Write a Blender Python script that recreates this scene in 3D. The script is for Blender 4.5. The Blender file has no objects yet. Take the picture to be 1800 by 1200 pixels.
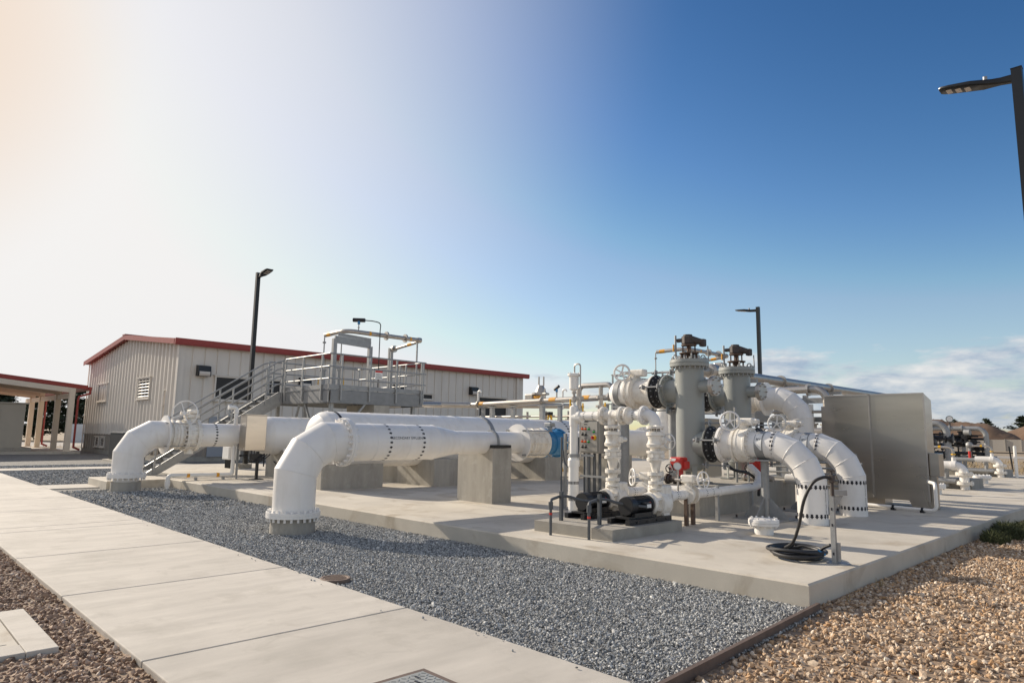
import bpy, bmesh, math, random
import numpy as np
from mathutils import Vector, Matrix, Quaternion
random.seed(7)
R_ = math.radians
SC = bpy.context.scene
COL = SC.collection

# ------------------------------------------------------------------ camera
cam_d = bpy.data.cameras.new("camera")
cam = bpy.data.objects.new("camera", cam_d)
COL.objects.link(cam)
cam_d.sensor_width = 36.0
cam_d.lens = 1179.5 / 1800 * 36.0
cam_d.clip_start = 0.05
cam_d.clip_end = 20000
cF = Vector((-0.70884486, 0.69212789, 0.13600716))
cR = Vector((0.70014975, 0.71380364, 0.01657377))
cU = cR.cross(cF)
cam.matrix_world = Matrix(((cR.x, cU.x, -cF.x, 0), (cR.y, cU.y, -cF.y, 0), (cR.z, cU.z, -cF.z, 1.6), (0, 0, 0, 1)))
SC.camera = cam

# ------------------------------------------------------------------ light and sky
SUN_TO = Vector((-0.880, -0.139, 0.0))          # horizontal direction towards the sun
SUN_EL = R_(25.5)
SC.view_settings.view_transform = 'Standard'
SC.view_settings.look = 'None'
SC.view_settings.gamma = 1
SC.view_settings.exposure = 0.6
W = bpy.data.worlds.new("World")
SC.world = W
W.use_nodes = True
wn, wl = W.node_tree.nodes, W.node_tree.links
wn.clear()
w_out = wn.new('ShaderNodeOutputWorld')
w_bg = wn.new('ShaderNodeBackground')
sky = wn.new('ShaderNodeTexSky')
sky.sky_type = 'NISHITA'
sky.sun_disc = False
sky.sun_elevation = SUN_EL
sky.sun_rotation = math.atan2(SUN_TO.x, SUN_TO.y)     # clockwise from +Y
sky.altitude = 0
sky.air_density = 1.0
sky.dust_density = 0.55
sky.ozone_density = 3.2
w_bg.inputs['Strength'].default_value = 0.098
# low cloud banks, laid out by direction on the sky
tc = wn.new('ShaderNodeTexCoord')
sep = wn.new('ShaderNodeSeparateXYZ'); wl.new(tc.outputs['Generated'], sep.inputs[0])
def wmath(op, a, b=None, clamp=False):
    n = wn.new('ShaderNodeMath'); n.operation = op; n.use_clamp = clamp
    for i, v in enumerate((a, b)):
        if v is None: continue
        if isinstance(v, (int, float)): n.inputs[i].default_value = v
        else: wl.new(v, n.inputs[i])
    return n.outputs[0]
def wramp(v, stops):
    n = wn.new('ShaderNodeValToRGB'); wl.new(v, n.inputs[0])
    e = n.color_ramp.elements
    e[0].position, e[1].position = stops[0][0], stops[-1][0]
    for p, c in stops[1:-1]: e.new(p)
    for el, (p, c) in zip(sorted(e, key=lambda q: q.position), stops): el.color = (c, c, c, 1)
    return n.outputs[0]
azx = wmath('ARCTAN2', sep.outputs[0], sep.outputs[1])        # azimuth from +Y, to +X
elv = wmath('ARCSINE', sep.outputs[2])
cmb = wn.new('ShaderNodeCombineXYZ')
wl.new(wmath('MULTIPLY', azx, 6.0), cmb.inputs[0])
wl.new(wmath('MULTIPLY', elv, 20.0), cmb.inputs[1])
def wnoise(scale, detail, rough, off=0.0, dist=0.0):
    n = wn.new('ShaderNodeTexNoise'); n.noise_dimensions = '3D'
    n.inputs['Scale'].default_value = scale; n.inputs['Detail'].default_value = detail
    n.inputs['Roughness'].default_value = rough; n.inputs['Distortion'].default_value = dist
    ad = wn.new('ShaderNodeVectorMath'); ad.operation = 'ADD'
    wl.new(cmb.outputs[0], ad.inputs[0]); ad.inputs[1].default_value = (off, off * .3, off)
    wl.new(ad.outputs[0], n.inputs['Vector']); return n.outputs[0]
n1 = wnoise(1.5, 10, 0.58, 5.7, 0.1)
n2 = wnoise(2.6, 8, 0.6, 8.3, 0.1)
mask_el = wramp(elv, [(0.0, 0.55), (0.02, 1.0), (0.085, 0.95), (0.135, 0.35), (0.19, 0.0)])
mask_az = wramp(wmath('ADD', wmath('MULTIPLY', azx, 0.5), 0.5), [(0.02, 0.0), (0.10, 0.30), (0.19, 0.55), (0.26, 0.97), (1.0, 1.0)])
cl = wmath('MULTIPLY', wmath('MULTIPLY', mask_el, mask_az), 1.0)
dens = wmath('SUBTRACT', wmath('ADD', wmath('MULTIPLY', cl, 0.50), n1), 0.79)
cloud_a = wmath('MULTIPLY', dens, 6.5, True)
cloud_a = wmath('MULTIPLY', cloud_a, 0.86)
cr = wn.new('ShaderNodeValToRGB'); wl.new(n2, cr.inputs[0])
cr.color_ramp.elements[0].position = 0.36; cr.color_ramp.elements[0].color = (2.5, 3.1, 4.0, 1)
cr.color_ramp.elements[1].position = 0.68; cr.color_ramp.elements[1].color = (5.7, 5.6, 5.5, 1)
mixc = wn.new('ShaderNodeMix'); mixc.data_type = 'RGBA'
hs = wn.new('ShaderNodeHueSaturation'); hs.inputs['Saturation'].default_value = 1.06
tint = wn.new('ShaderNodeVectorMath'); tint.operation = 'MULTIPLY'; tint.inputs[1].default_value = (.96, .99, 1.0)
wl.new(sky.outputs[0], tint.inputs[0]); wl.new(tint.outputs[0], hs.inputs['Color'])
# warm haze glowing round the sun
dt = wn.new('ShaderNodeVectorMath'); dt.operation = 'DOT_PRODUCT'; wl.new(tc.outputs['Generated'], dt.inputs[0])
_h = SUN_TO.normalized() * math.cos(SUN_EL); dt.inputs[1].default_value = (_h.x, _h.y, math.sin(SUN_EL))
# deepen the clear blue, keep the horizon pale
sp_ = wn.new('ShaderNodeSeparateXYZ'); wl.new(hs.outputs[0], sp_.inputs[0])
cb_ = wn.new('ShaderNodeCombineXYZ')
for i_, (t_, p_, m_, c_) in enumerate(((1.5, 1.2, 1.2, 5.3), (2.76, .75, 1.03, 5.5), (4.6, .55, .93, 5.75))):
    f_ = wmath('MINIMUM', wmath('POWER', wmath('DIVIDE', sp_.outputs[i_], t_), p_), m_)
    wl.new(wmath('MINIMUM', wmath('MULTIPLY', sp_.outputs[i_], f_), c_), cb_.inputs[i_])
def smooth(v, a, b):
    n = wn.new('ShaderNodeMapRange'); n.interpolation_type = 'SMOOTHSTEP'; wl.new(v, n.inputs[0])
    n.inputs[1].default_value = a; n.inputs[2].default_value = b; return n.outputs[0]
hz = wn.new('ShaderNodeMix'); hz.data_type = 'RGBA'; wl.new(smooth(dt.outputs['Value'], .93, .995), hz.inputs[0])
hz.inputs[6].default_value = (6.35, 6.15, 5.95, 1); hz.inputs[7].default_value = (6.1, 4.9, 3.9, 1)
gadd = wn.new('ShaderNodeMix'); gadd.data_type = 'RGBA'; wl.new(smooth(dt.outputs['Value'], .50, 1.12), gadd.inputs[0])
wl.new(cb_.outputs[0], gadd.inputs[6]); wl.new(hz.outputs[2], gadd.inputs[7])
# bright cloud-like glow added behind the viewer, out of view, to fill the shade
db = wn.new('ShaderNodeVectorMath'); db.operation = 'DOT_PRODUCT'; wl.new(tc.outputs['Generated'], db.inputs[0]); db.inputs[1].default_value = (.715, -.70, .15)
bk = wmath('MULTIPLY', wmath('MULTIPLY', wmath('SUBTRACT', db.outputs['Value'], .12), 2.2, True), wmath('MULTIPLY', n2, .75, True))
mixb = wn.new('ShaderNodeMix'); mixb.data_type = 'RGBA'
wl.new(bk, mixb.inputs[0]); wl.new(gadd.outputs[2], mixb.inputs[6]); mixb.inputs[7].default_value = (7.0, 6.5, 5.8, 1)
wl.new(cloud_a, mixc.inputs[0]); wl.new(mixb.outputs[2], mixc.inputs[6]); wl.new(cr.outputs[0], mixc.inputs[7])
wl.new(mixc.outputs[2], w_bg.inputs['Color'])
wl.new(w_bg.outputs[0], w_out.inputs[0])

sun_d = bpy.data.lights.new("sun", 'SUN')
sun_d.energy = 3.9
sun_d.angle = R_(0.5)
sun_d.color = (1.0, 0.885, 0.73)
sun = bpy.data.objects.new("sun", sun_d)
COL.objects.link(sun)
sdir = Vector((SUN_TO.normalized().x * math.cos(SUN_EL), SUN_TO.normalized().y * math.cos(SUN_EL), math.sin(SUN_EL)))
sun.rotation_euler = sdir.to_track_quat('Z', 'Y').to_euler()
sun.location = (-40, -10, 30)

# ------------------------------------------------------------------ materials
def mat(name, col, rough=0.5, metal=0.0, var=0.06, scale=2.0, bump=0.0, bscale=60.0, stretch=(1, 1, 1), island=0.0,
        speck=0.0, spscale=120.0, coat=0.0, dirt=None, dirt_amt=0.0, dscale=1.0, dstretch=(1, 1, 1), stain=None, stain_amt=0.0, sscale=.35):
    m = bpy.data.materials.new(name)
    m.use_nodes = True
    n, l = m.node_tree.nodes, m.node_tree.links
    b = n['Principled BSDF']
    b.inputs['Roughness'].default_value = rough
    b.inputs['Metallic'].default_value = metal
    if coat: b.inputs['Coat Weight'].default_value = coat; b.inputs['Coat Roughness'].default_value = 0.15
    geo = n.new('ShaderNodeNewGeometry')
    mp = n.new('ShaderNodeVectorMath'); mp.operation = 'MULTIPLY'; mp.inputs[1].default_value = stretch
    l.new(geo.outputs['Position'], mp.inputs[0])
    def noise(s, d=5, r=.55):
        q = n.new('ShaderNodeTexNoise'); q.inputs['Scale'].default_value = s; q.inputs['Detail'].default_value = d
        q.inputs['Roughness'].default_value = r; l.new(mp.outputs[0], q.inputs['Vector']); return q.outputs[0]
    def math_(op, a, c):
        q = n.new('ShaderNodeMath'); q.operation = op
        for i, v in enumerate((a, c)):
            if isinstance(v, (int, float)): q.inputs[i].default_value = v
            else: l.new(v, q.inputs[i])
        return q.outputs[0]
    f = math_('MULTIPLY_ADD', noise(scale), 2 * var * 1.6); f.node.inputs[2].default_value = 1 - var * 1.6
    if speck:
        s = math_('MULTIPLY_ADD', noise(spscale, 3, .7), 2 * speck); s.node.inputs[2].default_value = 1 - speck
        f = math_('MULTIPLY', f, s)
    if island:
        s = math_('MULTIPLY_ADD', geo.outputs['Random Per Island'], 2 * island); s.node.inputs[2].default_value = 1 - island
        f = math_('MULTIPLY', f, s)
    mx = n.new('ShaderNodeVectorMath'); mx.operation = 'SCALE'; mx.inputs[0].default_value = col
    l.new(f, mx.inputs['Scale'])
    out = mx.outputs[0]
    if dirt:
        dn = n.new('ShaderNodeTexNoise'); dn.inputs['Scale'].default_value = dscale; dn.inputs['Detail'].default_value = 7
        dn.inputs['Roughness'].default_value = .65
        dm = n.new('ShaderNodeVectorMath'); dm.operation = 'MULTIPLY'; dm.inputs[1].default_value = dstretch
        l.new(geo.outputs['Position'], dm.inputs[0]); l.new(dm.outputs[0], dn.inputs['Vector'])
        rp = n.new('ShaderNodeValToRGB'); l.new(dn.outputs[0], rp.inputs[0])
        rp.color_ramp.elements[0].position = .5; rp.color_ramp.elements[1].position = .75
        mm = n.new('ShaderNodeMix'); mm.data_type = 'RGBA'
        l.new(math_('MULTIPLY', rp.outputs[0], dirt_amt), mm.inputs[0]); l.new(out, mm.inputs[6]); mm.inputs[7].default_value = (*dirt, 1)
        out = mm.outputs[2]
    if stain:
        dn = n.new('ShaderNodeTexNoise'); dn.inputs['Scale'].default_value = sscale; dn.inputs['Detail'].default_value = 9
        dn.inputs['Roughness'].default_value = .6; dn.inputs['Distortion'].default_value = .6; l.new(geo.outputs['Position'], dn.inputs['Vector'])
        rp = n.new('ShaderNodeValToRGB'); l.new(dn.outputs[0], rp.inputs[0])
        rp.color_ramp.elements[0].position = .54; rp.color_ramp.elements[1].position = .68
        mm = n.new('ShaderNodeMix'); mm.data_type = 'RGBA'
        l.new(math_('MULTIPLY', rp.outputs[0], stain_amt), mm.inputs[0]); l.new(out, mm.inputs[6]); mm.inputs[7].default_value = (*stain, 1)
        out = mm.outputs[2]
    l.new(out, b.inputs['Base Color'])
    rr = math_('MULTIPLY_ADD', noise(scale * 3.1), .16); rr.node.inputs[2].default_value = max(0, rough - .08)
    l.new(rr, b.inputs['Roughness'])
    if bump:
        bp = n.new('ShaderNodeBump'); bp.inputs['Strength'].default_value = bump; bp.inputs['Distance'].default_value = .01
        l.new(noise(bscale, 4), bp.inputs['Height']); l.new(bp.outputs[0], b.inputs['Normal'])
    return m

M_ = {}
def defm(k, *a, **kw): M_[k] = mat(k, *a, **kw)
defm('white_paint', (.82, .80, .77), .36, var=.035, scale=1.2, dirt=(.52, .46, .37), dirt_amt=.24, dscale=2.2, dstretch=(2.2, 2.2, .5), stain=(.64, .60, .55), stain_amt=.3, sscale=1.6, bump=.03, bscale=25)
defm('white_valve', (.81, .775, .71), .42, var=.07, scale=9, dirt=(.40, .29, .17), dirt_amt=.6, dscale=12, dstretch=(1, 1, .6), stain=(.58, .52, .44), stain_amt=.4, sscale=5)
defm('white_plastic', (.84, .82, .78), .35, var=.02, dirt=(.6, .56, .5), dirt_amt=.15, dscale=4)
defm('grey_paint', (.30, .315, .30), .38, var=.03, scale=1.5, dirt=(.27, .26, .22), dirt_amt=.35, dscale=3)
defm('black_rubber', (.018, .019, .021), .55, var=.2, scale=12)
defm('black_metal', (.014, .014, .016), .42, var=.15, scale=10)
defm('dark_cast_iron', (.06, .05, .046), .62, var=.25, scale=14, dirt=(.13, .065, .035), dirt_amt=.5, dscale=16)
defm('rusty_steel', (.115, .075, .055), .75, var=.3, scale=12, bump=.2)
defm('galvanised_steel', (.33, .335, .335), .5, .4, var=.16, scale=9, dirt=(.24, .245, .25), dirt_amt=.5, dscale=14)
defm('galvanised_dark', (.225, .23, .235), .5, .35, var=.16, scale=6, dirt=(.2, .205, .21), dirt_amt=.4, dscale=5)
defm('galvanised_deck', (.27, .275, .28), .5, .4, var=.16, scale=6, dirt=(.42, .43, .43), dirt_amt=.5, dscale=5)
defm('stainless_pipe', (.46, .43, .395), .40, .75, var=.07, scale=5)
defm('brushed_stainless', (.46, .42, .37), .30, .95, var=.15, scale=1.2, stretch=(.3, .3, 2.4))  # horizontal bands in the base colour imitate soft wavy reflections
defm('panel_steel', (.37, .35, .315), .45, .6, var=.04, scale=8)
defm('blue_paint', (.035, .20, .42), .35, var=.1, scale=8, dirt=(.02, .1, .2), dirt_amt=.4, dscale=8)
defm('red_paint', (.52, .035, .028), .4, var=.1, scale=10)
defm('orange_label', (.72, .33, .015), .5, var=.04)
defm('yellow_paint', (.78, .44, .015), .45, var=.06)
defm('black_decal', (.012, .012, .02), .5, var=.02)
defm('slab_concrete', (.54, .495, .42), .85, var=.2, scale=.9, speck=.08, spscale=70, bump=.15, bscale=140, dirt=(.33, .295, .24), dirt_amt=.55, dscale=.6, stain=(.34, .28, .205), stain_amt=.65, sscale=1.5)
defm('wall_concrete', (.35, .325, .28), .85, var=.16, scale=2.2, speck=.09, spscale=60, bump=.2, bscale=90, stretch=(1.6, 1.6, .5), dirt=(.22, .2, .175), dirt_amt=.6, dscale=2.3, dstretch=(1.5, 1.5, .6), stain=(.44, .42, .38), stain_amt=.4, sscale=4)
defm('pier_concrete', (.385, .36, .315), .85, var=.2, scale=3.0, speck=.10, spscale=70, bump=.2, bscale=90, stretch=(1.8, 1.8, .35), dirt=(.25, .23, .2), dirt_amt=.6, dscale=2.8, dstretch=(1.8, 1.8, .4), stain=(.47, .45, .41), stain_amt=.5, sscale=6)
defm('path_concrete', (.535, .495, .435), .85, var=.17, scale=2.0, speck=.08, spscale=110, bump=.2, bscale=160, stretch=(2.2, .5, 1), island=.11, dirt=(.33, .305, .26), dirt_amt=.5, dscale=.9, stain=(.36, .33, .28), stain_amt=.4, sscale=2.6)
defm('joint_filler', (.10, .095, .085), .9)
defm('siding', (.70, .645, .575), .5, var=.04, scale=.8, dirt=(.44, .40, .34), dirt_amt=.35, dscale=.9, dstretch=(2, 2, .3))
defm('siding_dark', (.285, .245, .205), .55, var=.05, scale=1.2)
defm('red_trim', (.31, .038, .028), .45, var=.08, scale=3)
defm('cream_steel', (.74, .65, .53), .5, var=.05, scale=1.5)
defm('shed_panel', (.44, .40, .33), .55, var=.05)
defm('louver_dark', (.03, .028, .027), .6, var=.1)
defm('louver_slat', (.30, .275, .245), .55, var=.05)
defm('door_grey', (.33, .345, .375), .5, var=.04)
defm('ac_body', (.10, .105, .11), .5, .3, var=.1)
defm('gravel_base', (.19, .185, .175), .9, var=.45, scale=13, speck=.55, spscale=55, bump=1.0, bscale=46)
defm('gravel_base_tan', (.30, .215, .145), .9, var=.4, scale=24, speck=.5, spscale=60, bump=1.0, bscale=28)
defm('dry_ground', (.30, .235, .16), .95, var=.3, scale=.35, speck=.3, spscale=4, bump=.4, bscale=6)
defm('asphalt', (.075, .073, .07), .9, var=.2, scale=.6, speck=.3, spscale=60, bump=.2, bscale=80)
defm('road_far', (.33, .30, .265), .9, var=.1, scale=.2)
defm('mound_soil', (.15, .095, .062), .95, var=.35, scale=.35, speck=.4, spscale=2.5, bump=1, bscale=2)
defm('far_wall', (.40, .37, .33), .9, var=.12, scale=.25, stretch=(2, 2, .2))
defm('old_white_wall', (.62, .63, .63), .8, var=.15, scale=.8)
defm('steel_edging', (.145, .105, .085), .7, .2, var=.3, scale=6)
defm('cast_cover', (.20, .145, .115), .75, .2, var=.25, scale=18, bump=.4, bscale=60)
defm('tread_plate', (.34, .345, .325), .5, .25, var=.12, scale=5)
defm('grass_green', (.055, .066, .022), .8, var=.4, scale=9, island=.4)
defm('dry_grass', (.34, .25, .12), .9, var=.3, scale=2, island=.4)
defm('conifer_leaf', (.036, .052, .026), .8, var=.3, scale=.5, island=.5)
defm('bark', (.10, .075, .055), .9, var=.3, scale=4)
defm('lens_pale', (.62, .56, .50), .25, var=.02)
defm('lamp_black', (.006, .006, .007), .36, var=.05)
defm('glass_dark', (.035, .045, .06), .08, var=.05)
defm('window_blind', (.42, .37, .34), .35, var=.1, scale=3)
defm('hose_rubber', (.022, .022, .024), .5, var=.25, scale=20, bump=.15, bscale=120)
defm('pvc_grey', (.085, .092, .10), .5, var=.08)
defm('orange_lens', (.85, .13, .015), .25, var=.02)
defm('green_lens', (.01, .30, .05), .25, var=.02)
defm('gauge_face', (.8, .8, .78), .3, var=.02)
defm('sign_white', (.78, .78, .76), .4, var=.02)
defm('sign_red', (.55, .04, .03), .4, var=.02)

def stone_mat(name, stops):
    m = bpy.data.materials.new(name); m.use_nodes = True
    n, l = m.node_tree.nodes, m.node_tree.links
    b = n['Principled BSDF']; b.inputs['Roughness'].default_value = .8
    g = n.new('ShaderNodeNewGeometry'); r = n.new('ShaderNodeValToRGB'); l.new(g.outputs['Random Per Island'], r.inputs[0])
    e = r.color_ramp.elements; e[0].position = stops[0][0]; e[1].position = stops[-1][0]
    for p, c in stops[1:-1]: e.new(p)
    for el, (p, c) in zip(sorted(e, key=lambda q: q.position), stops): el.color = (*c, 1)
    ns = n.new('ShaderNodeTexNoise'); ns.inputs['Scale'].default_value = 90; l.new(g.outputs['Position'], ns.inputs['Vector'])
    mm = n.new('ShaderNodeMath'); mm.operation = 'MULTIPLY_ADD'; l.new(ns.outputs[0], mm.inputs[0]); mm.inputs[1].default_value = .7; mm.inputs[2].default_value = .65
    sc = n.new('ShaderNodeVectorMath'); sc.operation = 'SCALE'; l.new(r.outputs[0], sc.inputs[0]); l.new(mm.outputs[0], sc.inputs['Scale'])
    l.new(sc.outputs[0], b.inputs['Base Color']); M_[name] = m
stone_mat('grey_stone', [(0, (.085, .087, .088)), (.3, (.21, .216, .217)), (.6, (.34, .347, .344)), (.82, (.47, .476, .466)), (.94, (.57, .57, .55)), (1, (.70, .68, .64))])
stone_mat('tan_stone', [(0, (.16, .10, .06)), (.2, (.34, .235, .15)), (.45, (.53, .39, .26)), (.62, (.46, .275, .135)), (.74, (.48, .39, .30)), (.88, (.63, .50, .365)), (1, (.74, .64, .52))])
stone_mat('brown_stone', [(0, (.13, .08, .05)), (.3, (.27, .175, .115)), (.6, (.40, .275, .19)), (.85, (.50, .37, .27)), (1, (.58, .47, .37))])

# ------------------------------------------------------------------ mesh helpers
def V3(p): return Vector(p)
def frame(d):
    d = V3(d).normalized()
    a = Vector((0, 0, 1)) if abs(d.z) < .9 else Vector((1, 0, 0))
    u = a.cross(d).normalized()
    return u, d.cross(u), d
def arc(c, a, b, Rr, n=8):
    """points of a bend of radius Rr turning from direction a into direction b with its sharp corner at c"""
    c, a, b = V3(c), V3(a).normalized(), V3(b).normalized()
    s = c - a * Rr
    return [s + Rr * (math.sin(t) * a + (1 - math.cos(t)) * b) for t in [i * math.pi / 2 / n for i in range(n + 1)]]
def mitre(c, a, b, Rr, n=4):
    """corner points of a lobster-back bend: the chords touch the arc"""
    c, a, b = V3(c), V3(a).normalized(), V3(b).normalized()
    s = c - a * Rr
    k = Rr / math.cos(math.pi / 4 / n)
    o = s + b * Rr
    pts = []
    for i in range(n):
        t = (i + .5) * math.pi / 2 / n
        pts.append(o + k * (math.sin(t) * a - math.cos(t) * b))
    return pts
WORLD = {}
class MB:
    def __init__(self): self.bm = bmesh.new()
    def _face(self, vs):
        try: return self.bm.faces.new(vs)
        except ValueError: return None
    def poly(self, pts):
        self._face([self.bm.verts.new(p) for p in pts]); return self
    def box(self, x0, x1, y0, y1, z0, z1):
        v = [self.bm.verts.new(p) for p in ((x0, y0, z0), (x1, y0, z0), (x1, y1, z0), (x0, y1, z0), (x0, y0, z1), (x1, y0, z1), (x1, y1, z1), (x0, y1, z1))]
        for q in ((0, 3, 2, 1), (4, 5, 6, 7), (0, 1, 5, 4), (1, 2, 6, 5), (2, 3, 7, 6), (3, 0, 4, 7)): self._face([v[i] for i in q])
        return self
    def cbox(self, c, s, rot=None):
        c, s = V3(c), V3(s) / 2
        rot = rot or Matrix.Identity(3)
        v = []
        for z in (-1, 1):
            for (x, y) in ((-1, -1), (1, -1), (1, 1), (-1, 1)): v.append(self.bm.verts.new(c + rot @ Vector((x * s.x, y * s.y, z * s.z))))
        for q in ((0, 3, 2, 1), (4, 5, 6, 7), (0, 1, 5, 4), (1, 2, 6, 5), (2, 3, 7, 6), (3, 0, 4, 7)): self._face([v[i] for i in q])
        return self
    def bbox(self, x0, x1, y0, y1, z0, z1, b=.01):
        """box with bevelled edges"""
        t = bmesh.new()
        bmesh.ops.create_cube(t, size=1)
        for v in t.verts: v.co = Vector(((x0 + x1) / 2 + v.co.x * (x1 - x0), (y0 + y1) / 2 + v.co.y * (y1 - y0), (z0 + z1) / 2 + v.co.z * (z1 - z0)))
        bmesh.ops.bevel(t, geom=list(t.edges), offset=b, segments=2, affect='EDGES', profile=.5)
        self.add(t); return self
    def add(self, t):
        mp = {v: self.bm.verts.new(v.co) for v in t.verts}
        for f in t.faces: self._face([mp[v] for v in f.verts])
        t.free()
    def bar(self, p0, p1, w, h, up=(0, 0, 1)):
        p0, p1 = V3(p0), V3(p1)
        d = (p1 - p0); L = d.length; d.normalize()
        up = V3(up)
        if abs(d.dot(up)) > .99: up = Vector((1, 0, 0))
        s = d.cross(up).normalized(); u = s.cross(d)
        return self.cbox((p0 + p1) / 2, (w, L, h), Matrix((s, d, u)).transposed())
    def pipe(self, pts, r, n=20, cap=True):
        pts = [V3(p) for p in pts]
        rs = r if isinstance(r, (list, tuple)) else [r] * len(pts)
        ds = [(pts[i + 1] - pts[i]).normalized() for i in range(len(pts) - 1)]
        u, v, _ = frame(ds[0])
        rings = []
        for i, p in enumerate(pts):
            di = ds[max(i - 1, 0)]; dn = ds[min(i, len(ds) - 1)]
            bis = (di + dn).normalized()
            ring = []
            for k in range(n):
                t = 2 * math.pi * k / n
                o = (u * math.cos(t) + v * math.sin(t)) * rs[i]
                o = o - di * (o.dot(bis) / di.dot(bis))
                ring.append(self.bm.verts.new(p + o))
            rings.append(ring)
            if di != dn:
                q = di.rotation_difference(dn); u = q @ u; v = q @ v
        for a, b in zip(rings, rings[1:]):
            for k in range(n): self._face([a[k], a[(k + 1) % n], b[(k + 1) % n], b[k]])
        if cap: self._face(rings[0][::-1]); self._face(rings[-1])
        return self
    def cyl(self, p0, p1, r, r2=None, n=20, cap=True):
        return self.pipe([p0, p1], [r, r if r2 is None else r2], n, cap)
    def rev(self, o, d, prof, n=28):
        """surface of revolution: prof is a list of (distance along d, radius)"""
        u, v, d = frame(d); o = V3(o)
        rings = []
        for t, r in prof:
            c = o + d * t
            rings.append([self.bm.verts.new(c + (u * math.cos(2 * math.pi * k / n) + v * math.sin(2 * math.pi * k / n)) * r) for k in range(n)] if r > 1e-5 else [self.bm.verts.new(c)])
        for a, b in zip(rings, rings[1:]):
            for k in range(n):
                k2 = (k + 1) % n
                if len(a) == 1 and len(b) == 1: continue
                if len(a) == 1: self._face([a[0], b[k2], b[k]])
                elif len(b) == 1: self._face([a[k], a[k2], b[0]])
                else: self._face([a[k], a[k2], b[k2], b[k]])
        if len(rings[0]) > 1: self._face(rings[0][::-1])
        if len(rings[-1]) > 1: self._face(rings[-1])
        return self
    def ring(self, o, d, t, r0, r1, n=32):
        """flat washer of thickness t"""
        return self.rev_open(o, d, [(0, r0), (0, r1), (t, r1), (t, r0), (0, r0)], n)
    def rev_open(self, o, d, prof, n=28):
        u, v, d = frame(d); o = V3(o)
        rings = [[self.bm.verts.new(o + d * t + (u * math.cos(2 * math.pi * k / n) + v * math.sin(2 * math.pi * k / n)) * r) for k in range(n)] for t, r in prof]
        for a, b in zip(rings, rings[1:]):
            for k in range(n): self._face([a[k], a[(k + 1) % n], b[(k + 1) % n], b[k]])
        return self
    def disc(self, o, d, t, r, n=32): return self.rev(o, d, [(0, r), (t, r)], n)
    def bolts(self, o, d, Rr, n, r=.014, l=.03, ph=0.0):
        u, v, d = frame(d); o = V3(o)
        for k in range(n):
            t = 2 * math.pi * (k + ph) / n
            c = o + (u * math.cos(t) + v * math.sin(t)) * Rr
            self.pipe([c, c + d * l], r, 6)
        return self
    def torus(self, o, d, Rr, r, n=32, m=8):
        u, v, d = frame(d); o = V3(o); rings = []
        for k in range(n):
            t = 2 * math.pi * k / n; e = u * math.cos(t) + v * math.sin(t)
            rings.append([self.bm.verts.new(o + e * (Rr + r * math.cos(2 * math.pi * j / m)) + d * r * math.sin(2 * math.pi * j / m)) for j in range(m)])
        for k in range(n):
            a, b = rings[k], rings[(k + 1) % n]
            for j in range(m): self._face([a[j], b[j], b[(j + 1) % m], a[(j + 1) % m]])
        return self
    def ball(self, o, r, sc=(1, 1, 1), n=16):
        o = V3(o); rings = []
        k2 = n // 2
        prof = [(-math.cos(math.pi * i / k2), math.sin(math.pi * i / k2)) for i in range(k2 + 1)]
        base = len(self.bm.verts)
        self.rev((0, 0, 0), (0, 0, 1), [(t * r, max(q * r, 0 if i in (0, k2) else q * r)) for i, (t, q) in enumerate(prof)], n)
        self.bm.verts.ensure_lookup_table()
        for vv in self.bm.verts[base:]: vv.co = Vector((vv.co.x * sc[0], vv.co.y * sc[1], vv.co.z * sc[2])) + o
        return self
    def prism(self, pts, vec):
        vec = V3(vec)
        a = [self.bm.verts.new(p) for p in pts]; b = [self.bm.verts.new(V3(p) + vec) for p in pts]
        self._face(a[::-1]); self._face(b)
        for i in range(len(a)):
            j = (i + 1) % len(a); self._face([a[i], a[j], b[j], b[i]])
        return self
    def build(self, name, m, parent=None, label=None, smooth=True, ang=19.0):
        bmesh.ops.recalc_face_normals(self.bm, faces=list(self.bm.faces))
        off = Vector((0, 0, 0))
        if parent is not None: off = WORLD[parent.name]
        for v in self.bm.verts: v.co -= off
        me = bpy.data.meshes.new(name)
        self.bm.to_mesh(me); self.bm.free()
        me.materials.append(M_[m])
        if smooth and len(me.polygons):
            me.polygons.foreach_set('use_smooth', [True] * len(me.polygons))
            me.set_sharp_from_angle(angle=R_(ang))
        o = bpy.data.objects.new(name, me)
        COL.objects.link(o)
        if parent is not None: o.parent = parent
        WORLD[o.name] = off
        if label: o['label'] = label
        return o
def islands(mb):
    bm = mb.bm; seen = set(); out = []
    bm.verts.ensure_lookup_table()
    for v in bm.verts:
        if v in seen: continue
        st, comp = [v], []
        seen.add(v)
        while st:
            q = st.pop(); comp.append(q)
            for e in q.link_edges:
                w_ = e.other_vert(q)
                if w_ not in seen: seen.add(w_); st.append(w_)
        n = MB(); mp = {q: n.bm.verts.new(q.co) for q in comp}
        for f in {f for q in comp for f in q.link_faces}: n._face([mp[q] for q in f.verts])
        out.append(n)
    bm.free()
    return out
def build_each(mb, name, m, parent, **kw):
    for n in islands(mb): n.build(name, m, parent, **kw)
def thing(name, label, cat, loc, group=None):
    o = bpy.data.objects.new(name, None)
    o.empty_display_size = .2
    COL.objects.link(o)
    o.location = loc
    o['label'] = label; o['category'] = cat
    if group: o['group'] = group
    WORLD[o.name] = V3(loc)
    return o
def tag(o, label, cat, group=None):
    o['label'] = label; o['category'] = cat
    if group: o['group'] = group
    return o
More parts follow.
